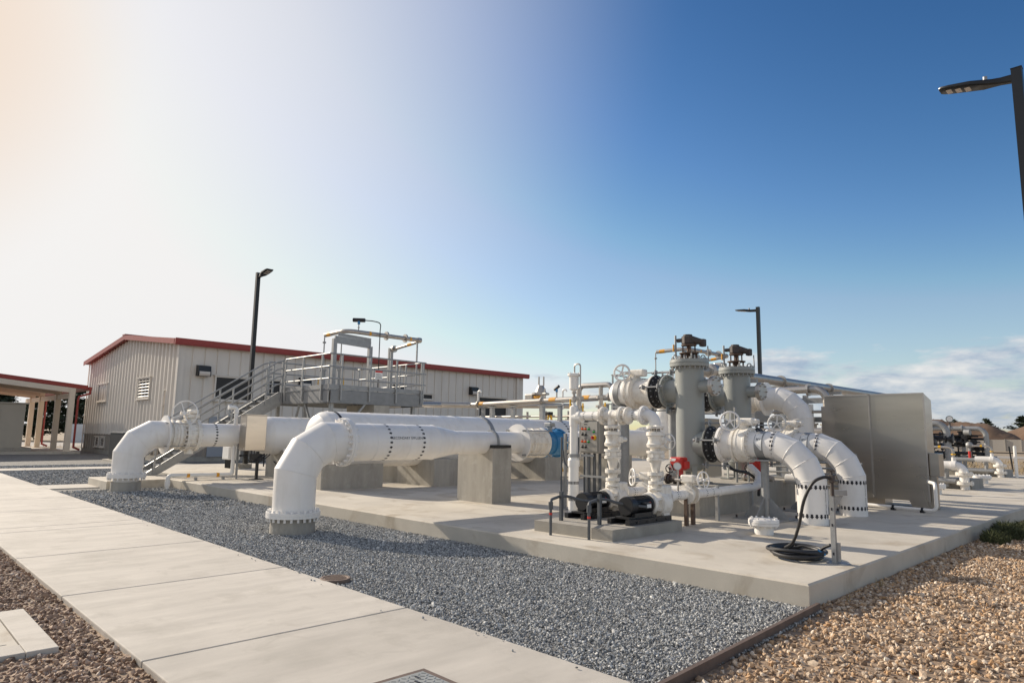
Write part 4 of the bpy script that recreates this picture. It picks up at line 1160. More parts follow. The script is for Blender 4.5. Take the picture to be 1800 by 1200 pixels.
# pipe goalpost standing on the platform
def goal(ox, oy, ref_z, lab, nm='overhead_pipe'):
    t = thing(nm, lab, 'pipe frame', (ox, oy, ref_z))
    o = Vector((ox, oy, ref_z))
    b = MB()
    for y in (-.47, .9): b.bar(o + Vector((0, y, -.35)), o + Vector((0, y, 1.72 - .13 * (y > .5))), .13, .13)
    b.bar(o + Vector((.02, -.48, 1.70)), o + Vector((.02, .9, 1.64)), .06, .24); b.bar(o + Vector((.02, -.35, 1.88)), o + Vector((.02, .9, 1.82)), .05, .10)
    b.build('frame', 'galvanised_steel', t, smooth=False)
    b = MB()
    zt = 2.02
    b.pipe([o + Vector((-1.3, -.1, zt - .02)), o + Vector((-.6, -.1, zt))] + arc(o + Vector((.1, -.1, zt)), X, Y, .3, 5) + [o + Vector((.1, 2.95, zt + .0))], .075, 16)
    b.rev(o + Vector((.1, 2.8, zt)), Y, [(0, .075), (0, .095), (.16, .095), (.17, 0)], 14)
    b.pipe([o + Vector((.1, 2.88, zt - .05)), o + Vector((-1.4, 2.88, zt - .2))], .06, 12)
    for yy in (1.45, 2.25): b.rev(o + Vector((.1, yy, zt)), Y, [(0, .075), (0, .15), (.05, .15), (.05, .075)], 18)
    b.rev(o + Vector((-1.55, 2.88, zt - .2)), X, [(0, .06), (0, .13), (.14, .13), (.14, .06)], 16)
    b.build('pipe', 'stainless_pipe', t)
    for (p0, p1, r) in (((-1.15, -.1, zt - .017), (-.9, -.1, zt - .009), .0775), ((.1, .75, zt), (.1, .83, zt), .078), ((.1, 2.45, zt), (.1, 2.52, zt), .078), ((-.55, 2.88, zt - .115), (-.3, 2.88, zt - .09), .0625)):
        b = MB(); b.cyl(o + V3(p0), o + V3(p1), r, n=14); b.build('marker_band', 'orange_label', t)
    b = MB()
    for x in (-1.3,): b.pipe([o + Vector((x, -.1, zt - .02)), o + Vector((x - .06, -.1, zt - .05)), o + Vector((x - .06, -.1, zt - .75))], .022, 8); b.rev(o + Vector((x - .06, -.1, zt - .3)), Z, [(0, .02), (0, .06), (.05, .06), (.05, .02)], 10)
    b.pipe([o + Vector((-.8, .25, zt - .2)), o + Vector((-.8, .25, zt - .8))], .02, 8)
    for x, y in ((-1.36, -.1), (-.8, .25)):
        b.cyl(o + Vector((x, y, zt - .8)), o + Vector((x, y, zt - 1.0)), .035, n=8)
        b.rev(o + Vector((x, y, -.2)), Z, [(0, .09), (.95, .09), (.95, .12), (1.0, .12), (1.0, .02)], 14)
        for q in range(4): b.rev(o + Vector((x, y, .05 + q * .06)), Z, [(0, .09), (0, .13), (.02, .13), (.02, .09)], 12)
    b.build('riser', 'galvanised_steel', t)
    b = MB()
    for x, y in ((-1.55, -.15), (-.62, .3)): b.cyl(o + Vector((x, y, .02)), o + Vector((x, y, .5)), .018, n=6)
    build_each(b, 'yellow_handle', 'yellow_paint', t)
    b = MB(); b.bar(o + Vector((-.9, 2.3, -.2)), o + Vector((-.9, 2.3, 1.75)), .06, .09); b.bar(o + Vector((.05, 2.85, -.2)), o + Vector((.05, 2.85, 1.95)), .045, .045); b.bar(o + Vector((-.75, 2.3, -.2)), o + Vector((-.75, 2.3, 1.6)), .1, .06); build_each(b, 'strut', 'galvanised_steel', t, smooth=False)
    return t
gp = goal(-19.85, 11.65, DZ, 'overhead stainless pipe on a steel frame above the left platform')
tr = thing('pressure_transmitter', 'small blue instrument with a curved cable on top of the overhead pipe', 'instrument', (-19.75, 12.0, DZ + 2.1))
o = Vector((-19.75, 12.0, DZ + 2.09))
b = MB(); b.cyl(o, o + Z * .24, .018, n=8); b.cyl(o + Z * .08, o + Z * .1, .04, n=8); b.build('stem', 'galvanised_steel', tr)
b = MB(); b.cyl(o + Vector((-.2, -.1, .36)), o + Vector((.14, .14, .34)), .07, n=14); b.build('head', 'black_metal', tr)
b = MB(); b.cyl(o + Z * .2, o + Z * .31, .045, n=12); b.build('body', 'blue_paint', tr)
b = MB(); b.pipe(catmull([o + Vector((.14, .14, .34)), o + Vector((.25, .45, .33)), o + Vector((.2, .72, .28)), o + Vector((.15, .76, 0)), o + Vector((.12, .78, -.6)), o + Vector((.1, .8, -2.1))]), .018, 6); b.build('cable', 'black_rubber', tr)
sg = thing('warning_sign', 'small white warning sign with a red header on the platform railing', 'sign', (-18.86, 12.3, 3.5))
b = MB(); b.box(-18.862, -18.85, 12.16, 12.44, 3.3, 3.58); b.build('plate', 'sign_white', sg, smooth=False)
b = MB(); b.box(-18.849, -18.846, 12.16, 12.44, 3.52, 3.58); b.build('header', 'sign_red', sg, smooth=False)
b = MB()
for i in range(4): b.box(-18.849, -18.847, 12.19, 12.41 - .03 * (i % 2), 3.34 + i * .04, 3.352 + i * .04)
b.build('text_lines', 'black_decal', sg, smooth=False)

# ================================================================== PIPE RACK BEHIND
rk = thing('pipe_rack', 'long thin stainless pipe on galvanised posts behind the large header', 'pipe rack', (-16, 17, PZ))
RY = 17.0
b = MB()
b.pipe([(-21.0, 14.9, 2.66), (-20.4, 15.6, 2.66), (-19.6, RY, 2.66), (-12.2, RY, 2.80)] , .095, 16)
for x in (-19.2, -15.9, -13.0): b.rev((x, RY, 2.67 + (x + 19.6) * .019), X, [(0, .095), (0, .14), (.05, .14), (.05, .095)], 16)
b.build('pipe', 'stainless_pipe', rk)
b = MB(); b.pipe([(-20.2, 13.5, 2.55), (-20.2, 19.2, 2.75), (-18.3, 21.5, 2.78)], .11, 14); b.build('pipe', 'stainless_pipe', rk)
for x in (-18.9, -18.4, -17.3, -15.85, -15.05, -13.1):
    b = MB(); b.bar((x, RY, PZ), (x, RY, 2.58), .14 if x in (-15.85, -18.4) else .1, .14); b.cbox((x, RY, 2.57), (.3, .16, .03)); b.build('post', 'galvanised_steel', rk, smooth=False)
for (x0, x1) in ((-19.1, -18.85), (-15.5, -15.2), (-14.05, -13.75)):
    b = MB(); b.cyl((x0, RY, 2.67 + (x0 + 19.6) * .019), (x1, RY, 2.67 + (x1 + 19.6) * .019), .0975, n=16); b.build('marker_band', 'orange_label', rk)
b = MB()
for i, x in enumerate((-21.0, -20.1, -19.4, -18.0, -17.0, -16.4)):
    y = 19.5 + .2 * (i % 3)
    b.cyl((x, y, PZ), (x, y, 2.5), .05, n=10)
    for z in (1.75, 1.95, 2.15): b.rev((x, y, z), Z, [(0, .05), (0, .12), (.06, .12), (.06, .05)], 10)
for z in (1.7, 1.95, 2.3): b.pipe([(-22, 19.6, z), (-16, 19.6, z)], .045, 8)
b.build('valve_cluster', 'stainless_pipe', rk)
b = MB()
for x, y, z in ((-21.7, 19.2, 2.9), (-18.0, 20.5, 2.9)): b.pipe([(x, y, z - .3), (x, y, z + .35)] + arc((x, y, z + .5), Z, X, .08, 4) + arc((x + .2, y, z + .5), X, -Z, .08, 4), .035, 8)
b.build('vent_hook', 'white_plastic', rk)
b = MB(); b.bbox(-17.1, -16.2, 19.0, 19.3, 1.6, 2.15, .02); b.bbox(-19.5, -18.8, 20.0, 20.3, 1.6, 2.2, .02); build_each(b, 'box', 'shed_panel', rk)
rl = thing('relief_device', 'round valve bonnet with orange band and twin stems beside the building corner', 'valve', (-17.2, RY + 1.5, 2.8))
b = MB(); b.bbox(-18.0, -17.6, 18.3, 18.7, 2.75, 3.1, .03); b.rev((-17.35, 18.5, 2.8), Z, [(0, .2), (.25, .2), (.27, .33), (.33, .33), (.36, .22), (.55, .14), (.62, .1), (.62, 0)], 18)
b.cyl((-17.4, 18.45, 3.4), (-17.4, 18.45, 3.75), .03, n=8); b.cyl((-17.25, 18.55, 3.4), (-17.25, 18.55, 3.75), .03, n=8); b.cyl((-17.35, 18.5, PZ), (-17.35, 18.5, 2.8), .05, n=8)
b.build('bonnet', 'stainless_pipe', rl); b = MB(); b.bbox(-17.5, -17.17, 18.27, 18.3, 2.93, 3.02, .005); b.build('marker_band', 'orange_label', rl)
pt = thing('pressure_transmitter', 'small blue instrument on the thin stainless rack pipe beside the ladder', 'instrument', (-15.2, RY, 2.8))
b = MB(); b.cyl((-15.2, RY, 2.83), (-15.2, RY, 3.05), .025, n=8); b.cyl((-15.75, RY, 2.83), (-15.75, RY, 3.15), .03, n=8); b.cyl((-15.82, RY, 2.98), (-15.68, RY, 2.98), .05, n=8); b.build('stem', 'stainless_pipe', pt)
b = MB(); b.cyl((-15.3, RY, 3.1), (-15.1, RY, 3.22), .05, n=12); b.build('head', 'black_metal', pt)
b = MB(); b.cyl((-15.2, RY, 3.02), (-15.2, RY, 3.12), .04, n=10); b.build('body', 'blue_paint', pt)
# loop of stainless pipe with two cone valves left of the white upright (rises above the thin pipe)
lp = thing('pipe_loop', 'stainless pipe loop with two cone-shaped valves behind the control panel', 'pipe loop', (-12.4, 16, 2))
LY = 15.0
b = MB(); b.pipe([(-12.55, LY, 1.9), (-12.55, LY, 2.72)] + arc((-12.55, LY, 3.0), Z, X, .18, 5) + arc((-11.35, LY, 3.0), X, -Z, .18, 5) + [(-11.35, LY, 2.6)], .075, 14); b.pipe([(-11.75, LY, 1.9), (-11.75, LY, 3.0)], .06, 14)
for x in (-12.55, -11.75):
    b.rev((x, LY, 1.95), Z, [(0, .19), (.35, .09), (.42, .09), (.42, .15), (.48, .15), (.48, .07)], 14); b.rev((x, LY, 2.62), Z, [(0, .07), (0, .14), (.08, .14), (.08, .07)], 12)
b.build('pipe', 'stainless_pipe', lp)
b = MB()
for x in (-12.36, -11.56): b.cyl((x, LY - .05, 2.2), (x, LY - .05, 2.5), .022, n=6)
build_each(b, 'yellow_handle', 'yellow_paint', lp)
# yellow ladder
ld = thing('ladder', 'yellow stepladder with black top standing behind the header', 'ladder', (-17.8, 19, PZ))
b = MB()
for s in (0, 1):
    y = 19 + s * .35
    for sx in (-1, 1): b.bar((-17.75 + sx * (.38 + .0), 18.8 + s * 1.0, PZ), (-17.75 + sx * .16, 19.2 + s * .12, 2.35), .045, .07)
for i in range(6): z = .5 + i * .3; b.bar((-17.75 - .3 + i * .03, 18.87 + i * .05, z), (-17.75 + .3 - i * .03, 18.87 + i * .05, z), .07, .03)
b.build('rails', 'yellow_paint', ld, smooth=False)
b = MB(); b.bbox(-17.98, -17.52, 19.15, 19.4, 2.33, 2.46, .02); b.build('top_cap', 'black_metal', ld)

# ================================================================== PUMP SKID
b = MB()
b.prism([(-7.04, 7.40, PZ), (-6.02, 7.455, PZ), (-6.0, 7.44, PZ), (-5.66, 7.47, PZ), (-5.64, 9.17, PZ), (-7.04, 9.17, PZ)], (0, 0, .15))
tag(b.build('pump_plinth', 'wall_concrete', smooth=False), 'low concrete plinth carrying the two black pump motors', 'plinth')
ZT = PZ + .15
def pump(x, lab):
    t = thing('pump', lab, 'pump', (x, 8.75, ZT), 'black motor pumps on the plinth')
    o = Vector((x, 8.75, ZT))
    b = MB()
    for s in (-.16, .16): b.box(x + s - .035, x + s + .035, 8.12, 9.2, ZT, ZT + .075)
    b.box(x - .125, x + .125, 8.2, 8.9, ZT + .076, ZT + .10)
    for s in (-.11, .11): b.box(x + s - .02, x + s + .02, 8.35, 8.8, ZT + .101, ZT + .15)
    for s in (-.2, .2):
        for yy in (8.3, 8.55, 8.8, 9.05): b.cyl((x + s - .008, yy, ZT + .035), (x + s + .008, yy, ZT + .035), .012, n=6)
    b.build('base_frame', 'black_metal', t, smooth=False)
    zc = ZT + .245
    b = MB()
    b.rev((x, 8.43, zc), Y, [(0, .02), (0, .118), (.35, .118), (.36, .14), (.40, .14), (.40, .02)], 32)
    for k in range(24):
        a = 2 * math.pi * k / 24
        if 200 < math.degrees(a) < 340: continue
        b.bar((x + .13 * math.cos(a), 8.44, zc + .13 * math.sin(a)), (x + .13 * math.cos(a), 8.76, zc + .13 * math.sin(a)), .006, .012, up=(math.cos(a), 0, math.sin(a)))
    b.bbox(x + .11, x + .2, 8.52, 8.66, zc - .04, zc + .05, .01)
    m_ = b.build('motor', 'black_metal', t)
    b = MB(); b.rev((x, 8.29, zc), Y, [(0, .118), (0, .128), (.012, .138), (.135, .138), (.135, .02)], 32); b.disc((x, 8.312, zc), Y, .004, .12, 28); b.build('fan_cover', 'black_metal', m_)
    b = MB()
    for rr in (.03, .055, .08, .105): b.torus((x, 8.298, zc), Y, rr, .0055, 28, 5)
    for k in range(4): a = math.pi * k / 4; b.bar((x - .12 * math.cos(a), 8.297, zc - .12 * math.sin(a)), (x + .12 * math.cos(a), 8.297, zc + .12 * math.sin(a)), .010, .006, up=Y)
    b.build('fan_grille', 'pvc_grey', m_)
    b = MB(); b.rev((x + .131, 8.72, zc + .02), X, [(0, .03), (.006, .03), (.006, 0)], 16); b.build('nameplate', 'sign_red', m_)
    b = MB(); b.bbox(x + .201, x + .212, 8.54, 8.64, zc - .02, zc + .03, .003); b.build('data_plate', 'sign_white', m_)
    b = MB()
    b.rev((x, 8.84, zc), Y, [(0, .05), (0, .16), (.05, .17), (.06, .12), (.16, .12), (.18, .20), (.24, .215), (.36, .215), (.42, .19), (.44, .13), (.50, .105), (.50, .02)], 28)
    b.bbox(x - .15, x + .15, 9.06, 9.30, zc + .08, zc + .27, .03)
    for a in (30, 150, 210, 330):
        u = Vector((math.cos(R_(a)), 0, math.sin(R_(a)))); b.bar(V3((x, 8.88, zc)) + u * .10, V3((x, 9.06, zc)) + u * .17, .04, .05, up=u)
    for s in (-.13, .13): b.box(x + s - .035, x + s + .035, 9.05, 9.2, ZT, zc - .1)
    b.bolts((x, 9.02, zc), -Y, .195, 10, .01, .02)
    b.build('volute', 'white_valve', t)
    t.location.y -= .13
    return t
RX1, RX2, RYY, HZ = -6.77, -5.95, 8.95, 1.92
pump(RX1, 'black pump under the left white riser, nearer the white upright pipe')
pump(RX2, 'black pump under the right white riser, nearer the viewer')
def riser(x, lab, top):
    t = thing('pump_riser', lab, 'pipe riser', (x, RYY, .80), 'white valve risers above the pumps')
    def V(z0, prof, n=22): vb.rev((x, RYY, z0), Z, prof, n)
    vb = MB()
    V(.80, [(0, .075), (0, .12), (.03, .12), (.03, .07), (.09, .07), (.10, .075), (.10, .12), (.15, .12), (.15, .075), (.23, .085), (.24, .075), (.24, .13), (.30, .13), (.30, .07)])
    vb.bolts((x, RYY, .90), -Z, .105, 8, .009, .025); vb.bolts((x, RYY, 1.04), -Z, .112, 8, .009, .025); vb.bolts((x, RYY, 1.10), Z, .112, 8, .009, .02)
    vb.build('lower_flanges', 'white_valve', t)
    vb = MB(); V(1.10, [(0, .055), (.02, .062), (.17, .095), (.19, .1), (.19, .14), (.23, .145), (.24, .125), (.31, .125), (.32, .145), (.36, .145), (.36, .08), (.47, .08)])
    vb.box(x - .05, x + .05, RYY - .142, RYY - .12, 1.345, 1.41); vb.box(x + .12, x + .142, RYY - .05, RYY + .05, 1.345, 1.41)
    vb.build('check_valve', 'white_valve', t)
    vb = MB(); V(1.5, [(0, .085), (.02, .135), (.07, .145), (.09, .125), (.13, .12), (.13, .115), (.17, .115), (.17, .12), (.21, .125), (.22, .145), (.28, .14), (.29, .08), (.37, .08)])
    vb.bbox(x + .05, x + .17, RYY - .03, RYY + .09, 1.58, 1.70, .02); vb.cyl((x + .08, RYY + .03, 1.64), (x + .08, RYY + .26, 1.64), .04, n=12)
    pv_ = vb.build('plug_valve', 'white_valve', t)
    vb = MB()
    if top == 'elbow': wheel(vb, (x + .08, RYY + .28, 1.62), (.25, .95, .1), .13, .012, 3, .022, .9); vb.build('handwheel', 'white_paint', pv_) if top == 'elbow' else None
    vb = MB(); dashes(vb, (x, RYY, 1.815), Z, .08, 18, .045); vb.build('arrow_marks', 'black_decal', t, smooth=False)
    vb = MB(); V(1.84, [(0, .08), (0, .14), (.045, .14), (.045, .07)]); vb.bolts((x, RYY, 1.84), -Z, .12, 8, .009, .022); vb.build('flange', 'white_valve', t)
    vb = MB()
    t.scale = (.96, .96, .895); t.location.z -= .015
    return t
riser(RX1, 'white valve riser on the left pump, below the header tee', 'tee')
riser(RX2, 'white valve riser on the right pump, below the header elbow', 'elbow')
hd = thing('pump_header', 'white header pipe joining the two pump risers to the upright pipe', 'pipe', (-7.0, RYY, HZ))
HZ2 = HZ
b = MB()
b.pipe([(-7.48, RYY, HZ2), (RX1 - .2, RYY, HZ2)], .074, 22); b.pipe([(RX1 + .17, RYY, HZ2), (RX1 + .21, RYY, HZ2)], .074, 22); b.pipe([(RX1 + .29, RYY, HZ2), (RX2 - .22, RYY, HZ2)], .074, 22)
b.rev((-7.50, RYY, HZ2), X, [(0, .074), (0, .088), (.06, .088), (.06, .078)], 22)
b.build('pipe', 'white_plastic', hd)
b = MB()
b.pipe([(RX1 - .16, RYY, HZ2), (RX1 + .19, RYY, HZ2)], .092, 24); b.pipe([(RX1, RYY, HZ2), (RX1, RYY, 1.765)], .085, 24); b.ball((RX1, RYY, HZ2), .1)
for x in (RX1 - .18, RX1 + .2): flange(b, (x, RYY, HZ2), X, .078, .15, .022, 8, br=.009)
b.build('tee', 'white_valve', hd)
b = MB(); b.rev((RX1 + .21, RYY, HZ2), X, [(0, .078), (0, .14), (.03, .14), (.03, .09), (.06, .1), (.09, .09), (.09, .14), (.12, .14), (.12, .078)], 22); b.bolts((RX1 + .21, RYY, HZ2), X, .12, 8, .009, .12); b.build('coupling', 'white_valve', hd)
b = MB(); b.pipe([(RX2 - .24, RYY, HZ2)] + arc((RX2, RYY, HZ2), X, -Z, .13, 8) + [(RX2, RYY, 1.765)], .088, 24); flange(b, (RX2 - .2, RYY, HZ2), X, .078, .15, .022, 8, br=.009); b.build('elbow', 'white_paint', hd)
b = MB()
for x in (-7.33, -7.14): dashes(b, (x, RYY, HZ2), X, .074, 16, .03)
dashes(b, (RX2 - .38, RYY, HZ2), X, .074, 14, .04)
b.build('arrow_marks', 'black_decal', hd, smooth=False)
# suction pipe of the left pump (short, with valve) and the long one of the right pump
def suction(x, y1, lab, long):
    t = thing('suction_pipe', lab, 'pipe', (x, 9.34, .58), 'white pipes behind the pumps')
    zc = ZT + .335
    b = MB()
    b.rev((x, 9.345, zc), Y, [(0, .07), (0, .105), (.03, .105), (.05, .09), (.09, .1), (.12, .085), (.12, .07)], 20); b.pipe([(x, 9.4, zc), (x, 9.9, zc)], .075, 20)
    b.rev((x, 9.74, zc), Y, [(0, .075), (0, .083), (.03, .083), (.03, .075)], 20)
    b.build('pipe', 'white_paint', t)
    b = MB(); dashes(b, (x, 9.56, zc), Y, .075, 16, .03); dashes(b, (x, 9.62, zc), Y, .075, 16, .02); b.build('arrow_marks', 'black_decal', t, smooth=False)
    b = MB(); b.rev((x, 9.86, zc), Y, [(0, .075), (0, .155), (.04, .155), (.04, .11), (.17, .11), (.17, .155), (.21, .155), (.21, .075)], 24)
    b.cyl((x, 9.97, zc + .1), (x, 9.97, zc + .2), .06, n=12); b.bolts((x, 9.86, zc), -Y, .128, 8, .009, .02)
    v = b.build('valve', 'white_valve', t)
    b = MB(); b.bbox(x - .11, x + .13, 9.9, 10.06, zc + .18, zc + .31, .025); b.cyl((x + .1, 9.95, zc + .25), (x + .24, 9.95 + (-.06 if not long else .02), zc + .25), .035, n=10) ; b.build('gearbox', 'white_valve', v)
    b = MB()
    if long: wheel(b, (x + .27, 9.97, zc + .24), (.95, -.2, .05), .13, .012, 4, .024, .2)
    else: wheel(b, (x - .22, 9.88, zc + .22), (-.55, -.8, .05), .14, .012, 4, .024, .2); b.cyl((x - .2, 9.9, zc + .24), (x - .05, 9.95, zc + .25), .03, n=8)
    b.build('handwheel', 'white_paint', v)
    b = MB()
    if long:
        b.pipe([(x, 10.06, zc), (x, 10.5, zc), (x, 12.2, zc + .02)] + [(x + .02, 12.35, zc + .05), (x - .05, 12.6, zc + .2), (x - .35, 12.85, zc + .35)], .075, 20)
        b.rev((x, 10.9, zc), Y, [(0, .075), (0, .083), (.02, .083), (.02, .075)], 20)
    else: b.pipe([(x, 10.06, zc), (x, 10.3, zc)] + arc((x, 10.55, zc), Y, X, .2, 5) + [(RX2 - .1, 10.55, zc)], .075, 18)
    b.build('pipe', 'white_paint', t)
    if long:
        b = MB()
        for yy in (10.45, 10.66): dashes(b, (x, yy, zc), Y, .075, 16, .03)
        b.build('arrow_marks', 'black_decal', t, smooth=False)
        for yy in (9.86, 10.06, 10.85, 12.1):
            b = MB(); b.bar((x + .02, yy, PZ), (x + .02, yy, zc - .06 if yy < 10.5 else zc + .1), .055, .055); b.build('post', 'rusty_steel' if yy < 10.5 else 'galvanised_steel', t, smooth=False)
    t.location.y -= .13
    return t
suction(RX1 + .03, 0, 'short white suction pipe with a handwheel valve behind the left pump', False)
suction(RX2 + .03, 0, 'long low white pipe running from the right pump past the vessel plinth', True)
# gauge assembly between
ga = thing('gauge_assembly', 'small round pressure gauge on a thin white stem beside the red actuator', 'gauge', (RX2 + .05, 9.5, .65))
b = MB(); b.cyl((RX2 + .05, 9.5, .65), (RX2 + .05, 9.5, 1.08), .016, n=8); b.pipe(catmull([(RX2 + .05, 9.5, 1.0), (RX2 - .02, 9.48, 1.05), (RX2 - .08, 9.48, 1.18), (RX2 - .05, 9.48, 1.24)]), .008, 6); b.cyl((RX2 + .0, 9.5, .92), (RX2 + .1, 9.5, .92), .025, n=8); b.build('stem', 'stainless_pipe', ga)
b = MB(); b.rev((RX2 + .03, 9.52, 1.13), (.6, -.8, 0), [(-.03, .04), (-.03, .062), (.02, .062), (.02, .055), (.014, .055)], 20); b.build('case', 'stainless_pipe', ga)
b = MB(); b.rev((RX2 + .03, 9.52, 1.13), (.6, -.8, 0), [(.012, .054), (.016, .054), (.016, 0)], 20); b.build('dial', 'gauge_face', ga)
# conduits up from the plinth to the motors
for x, cx_, cy_, px_, py_, lab in ((RX1, -6.58, 7.25, -6.79, 7.66, 'dark conduit with a flexible end feeding the left motor'), (RX2, -5.965, 7.35, -6.154, 7.76, 'dark conduit with a flexible end feeding the right motor')):
    t = thing('motor_conduit', lab, 'conduit', (cx_, cy_, PZ), 'motor conduits at the plinth')
    b = MB(); b.pipe([(cx_, cy_, PZ), (cx_, cy_, .58)] + arc((cx_, cy_, .68), Z, (px_ - cx_, py_ - cy_, 0), .06, 4) + [(px_ + .0, py_ + .0, .685)], .021, 10)
    b.rev((cx_, cy_, .55), Z, [(0, .02), (0, .034), (.1, .034), (.1, .02)], 10); b.build('pipe', 'pvc_grey', t)
    b = MB(); b.cyl((cx_, cy_, .47), (cx_, cy_, .50), .024, n=10); b.build('red_band', 'red_paint', t)
    b = MB(); b.bar((px_ + .03, py_ + .02, ZT), (px_ + .03, py_ + .02, .76), .045, .045); b.build('channel_post', 'pvc_grey', t, smooth=False)  # dark grey here paints the shade on a galvanised post
    b = MB(); b.pipe(catmull([(px_, py_, .685), (px_ + .02, py_ + .18, .68), (px_ + .12, py_ + .38, .62), (x + .17, 8.35, .585), (x + .17, 8.46, .58)]), .022, 10); b.build('flexible_conduit', 'pvc_grey', t)

# white upright with air valve
up = thing('upright_pipe', 'tall white upright pipe with an air release valve on top', 'pipe', (-7.60, RYY, PZ))
ux, uy = -7.60, RYY
b = MB(); b.cyl((ux, uy, PZ), (ux, uy, 1.14), .092, n=28); b.rev((ux, uy, 1.08), Z, [(0, .092), (0, .106), (.1, .106), (.14, .09), (.16, .075)], 28)
b.cyl((ux, uy, 1.2), (ux, uy, 2.08), .072, n=28); b.rev((ux, uy, 1.78), Z, [(0, .072), (0, .083), (.26, .083), (.33, .075), (.36, .03), (.40, .03)], 28); b.cyl((ux, uy, HZ2), (ux + .2, uy, HZ2), .09, n=20)
b.build('pipe', 'white_plastic', up)
b = MB(); dashes(b, (ux, uy, .80), Z, .092, 22, .05); dashes(b, (ux, uy, .52), Z, .092, 22, .05); wrap_text(b, 'SECONDARY EFFLUENT', .022, (ux, uy, .66), Z, (-.2, -1, 0), .092); b.build('lettering', 'black_decal', up, smooth=False)
b = MB(); b.cyl((ux, uy, 2.12), (ux, uy, 2.22), .028, n=10); b.rev((ux, uy, 2.2), Z, [(0, .02), (.02, .045), (.08, .045), (.1, .025), (.14, .025), (.14, .045), (.17, .045), (.18, .02)], 12)
av = b.build('isolation_valve', 'stainless_pipe', up)
b = MB(); b.cyl((ux - .07, uy - .02, 2.06), (ux - .07, uy - .02, 2.24), .016, n=8); build_each(b, 'yellow_handle', 'yellow_paint', av)
b = MB(); b.rev((ux, uy, 2.36), Z, [(0, .025), (.03, .04), (.06, .085), (.28, .09), (.29, .12), (.33, .12), (.34, .08), (.35, 0)], 24); b.bolts((ux, uy, 2.69), Z, .105, 8, .009, .02); air = b.build('air_valve', 'white_plastic', up)
b = MB(); b.pipe([(ux + .01, uy, 2.7), (ux + .01, uy, 2.78)] + arc((ux + .01, uy, 2.86), Z, X, .05, 4) + arc((ux + .15, uy, 2.86), X, -Z, .05, 4) + [(ux + .15, uy, 1.2)], .014, 8); b.build('vent_tube', 'stainless_pipe', air)
b = MB(); b.rev_open((ux, uy, 1.24), Z, [(0, .088), (0, .1), (.05, .1), (.05, .088), (0, .088)], 24); b.bar((ux + .09, uy + .02, 1.27), (ux + .3, uy + .2, 1.27), .02, .04); b.build('clamp', 'galvanised_steel', up)

up.scale = (.95, .95, .985)

# ================================================================== CONTROL PANEL
cpn = thing('control_panel', 'grey steel control panel with orange and green buttons on dark conduits', 'control panel', (-8.42, 10.5, PZ))
qx0, qx1, qy, qz0, qz1 = -8.70, -8.19, 10.4, 1.25, 1.89
b = MB(); b.bbox(qx0, qx1, qy, qy + .30, qz0, qz1, .012); b.build('cabinet', 'panel_steel', cpn)
b = MB(); b.bbox(qx0 + .03, qx1 - .03, qy - .018, qy - .001, qz0 + .03, qz1 - .03, .006); dr_ = b.build('door', 'panel_steel', cpn)
b = MB(); b.box(qx0 - .02, qx1 + .02, qy - .03, qy + .32, qz1 + .003, qz1 + .018); b.build('drip_cover', 'panel_steel', cpn, smooth=False)
fy = qy - .019
def button(fx, fz, m, r=.017, nm='button'):
    x, z = qx0 + fx * .51, qz1 - fz * .64
    b = MB(); b.rev((x, fy, z), -Y, [(0, r * 1.35), (.01, r * 1.3), (.012, r), (.03, r), (.036, r * .6), (.036, 0)], 16); b.build(nm, m, cpn)
for fx, fz, m in ((.20, .27, 'orange_lens'), (.36, .27, 'orange_lens'), (.53, .275, 'green_lens'), (.78, .36, 'green_lens'), (.20, .655, 'orange_lens'), (.36, .655, 'orange_lens'), (.53, .66, 'green_lens')): button(fx, fz, m)
for fx, fz in ((.22, .44), (.38, .44), (.22, .82), (.38, .82)): button(fx, fz, 'black_metal', .018, 'selector_knob')
button(.80, .53, 'yellow_paint', .036, 'disconnect_plate'); 
b = MB(); x, z = qx0 + .78 * .51, qz1 - .53 * .64; b.rev((x, fy - .037, z), -Y, [(0, .033), (.02, .03), (.02, 0)], 16); b.cbox((x, fy - .065, z), (.018, .02, .06)); b.build('disconnect_knob', 'red_paint', cpn)
b = MB()
for fx, fz, w_, h_ in ((.36, .045, .10, .022), (.36, .13, .08, .016), (.37, .50, .07, .014), (.37, .555, .07, .014)): x, z = qx0 + fx * .51, qz1 - fz * .64; b.box(x - w_ / 2, x + w_ / 2, fy - .003, fy - .0005, z - h_ / 2, z + h_ / 2)
for fx, fz in ((.20, .21), (.36, .21), (.53, .215), (.78, .30), (.22, .38), (.38, .38), (.20, .595), (.36, .595), (.53, .6), (.22, .76), (.38, .76)): x, z = qx0 + fx * .51, qz1 - fz * .64; b.box(x - .022, x + .022, fy - .003, fy - .0005, z - .006, z + .006)
build_each(b, 'label_plate', 'black_decal', cpn, smooth=False)
b = MB()
for i in range(7): b.cyl((qx0 + .06 + i * .067, qy + .1 + .05 * (i % 2), PZ), (qx0 + .06 + i * .067, qy + .1 + .05 * (i % 2), qz0 + .005), .019, n=10)
build_each(b, 'conduit', 'pvc_grey', cpn)
b = MB()
for x in (qx0 + .02, qx1 + .06): b.bar((x, qy + .22, PZ), (x, qy + .22, qz1 - .1), .045, .045)
b.bar((qx0 - .02, qy + .07, .80), (qx1 + .1, qy + .07, .80), .03, .04); b.bar((qx0 - .02, qy + .07, .32), (qx1 + .1, qy + .07, .32), .03, .04)
build_each(b, 'stand', 'galvanised_steel', cpn, smooth=False)
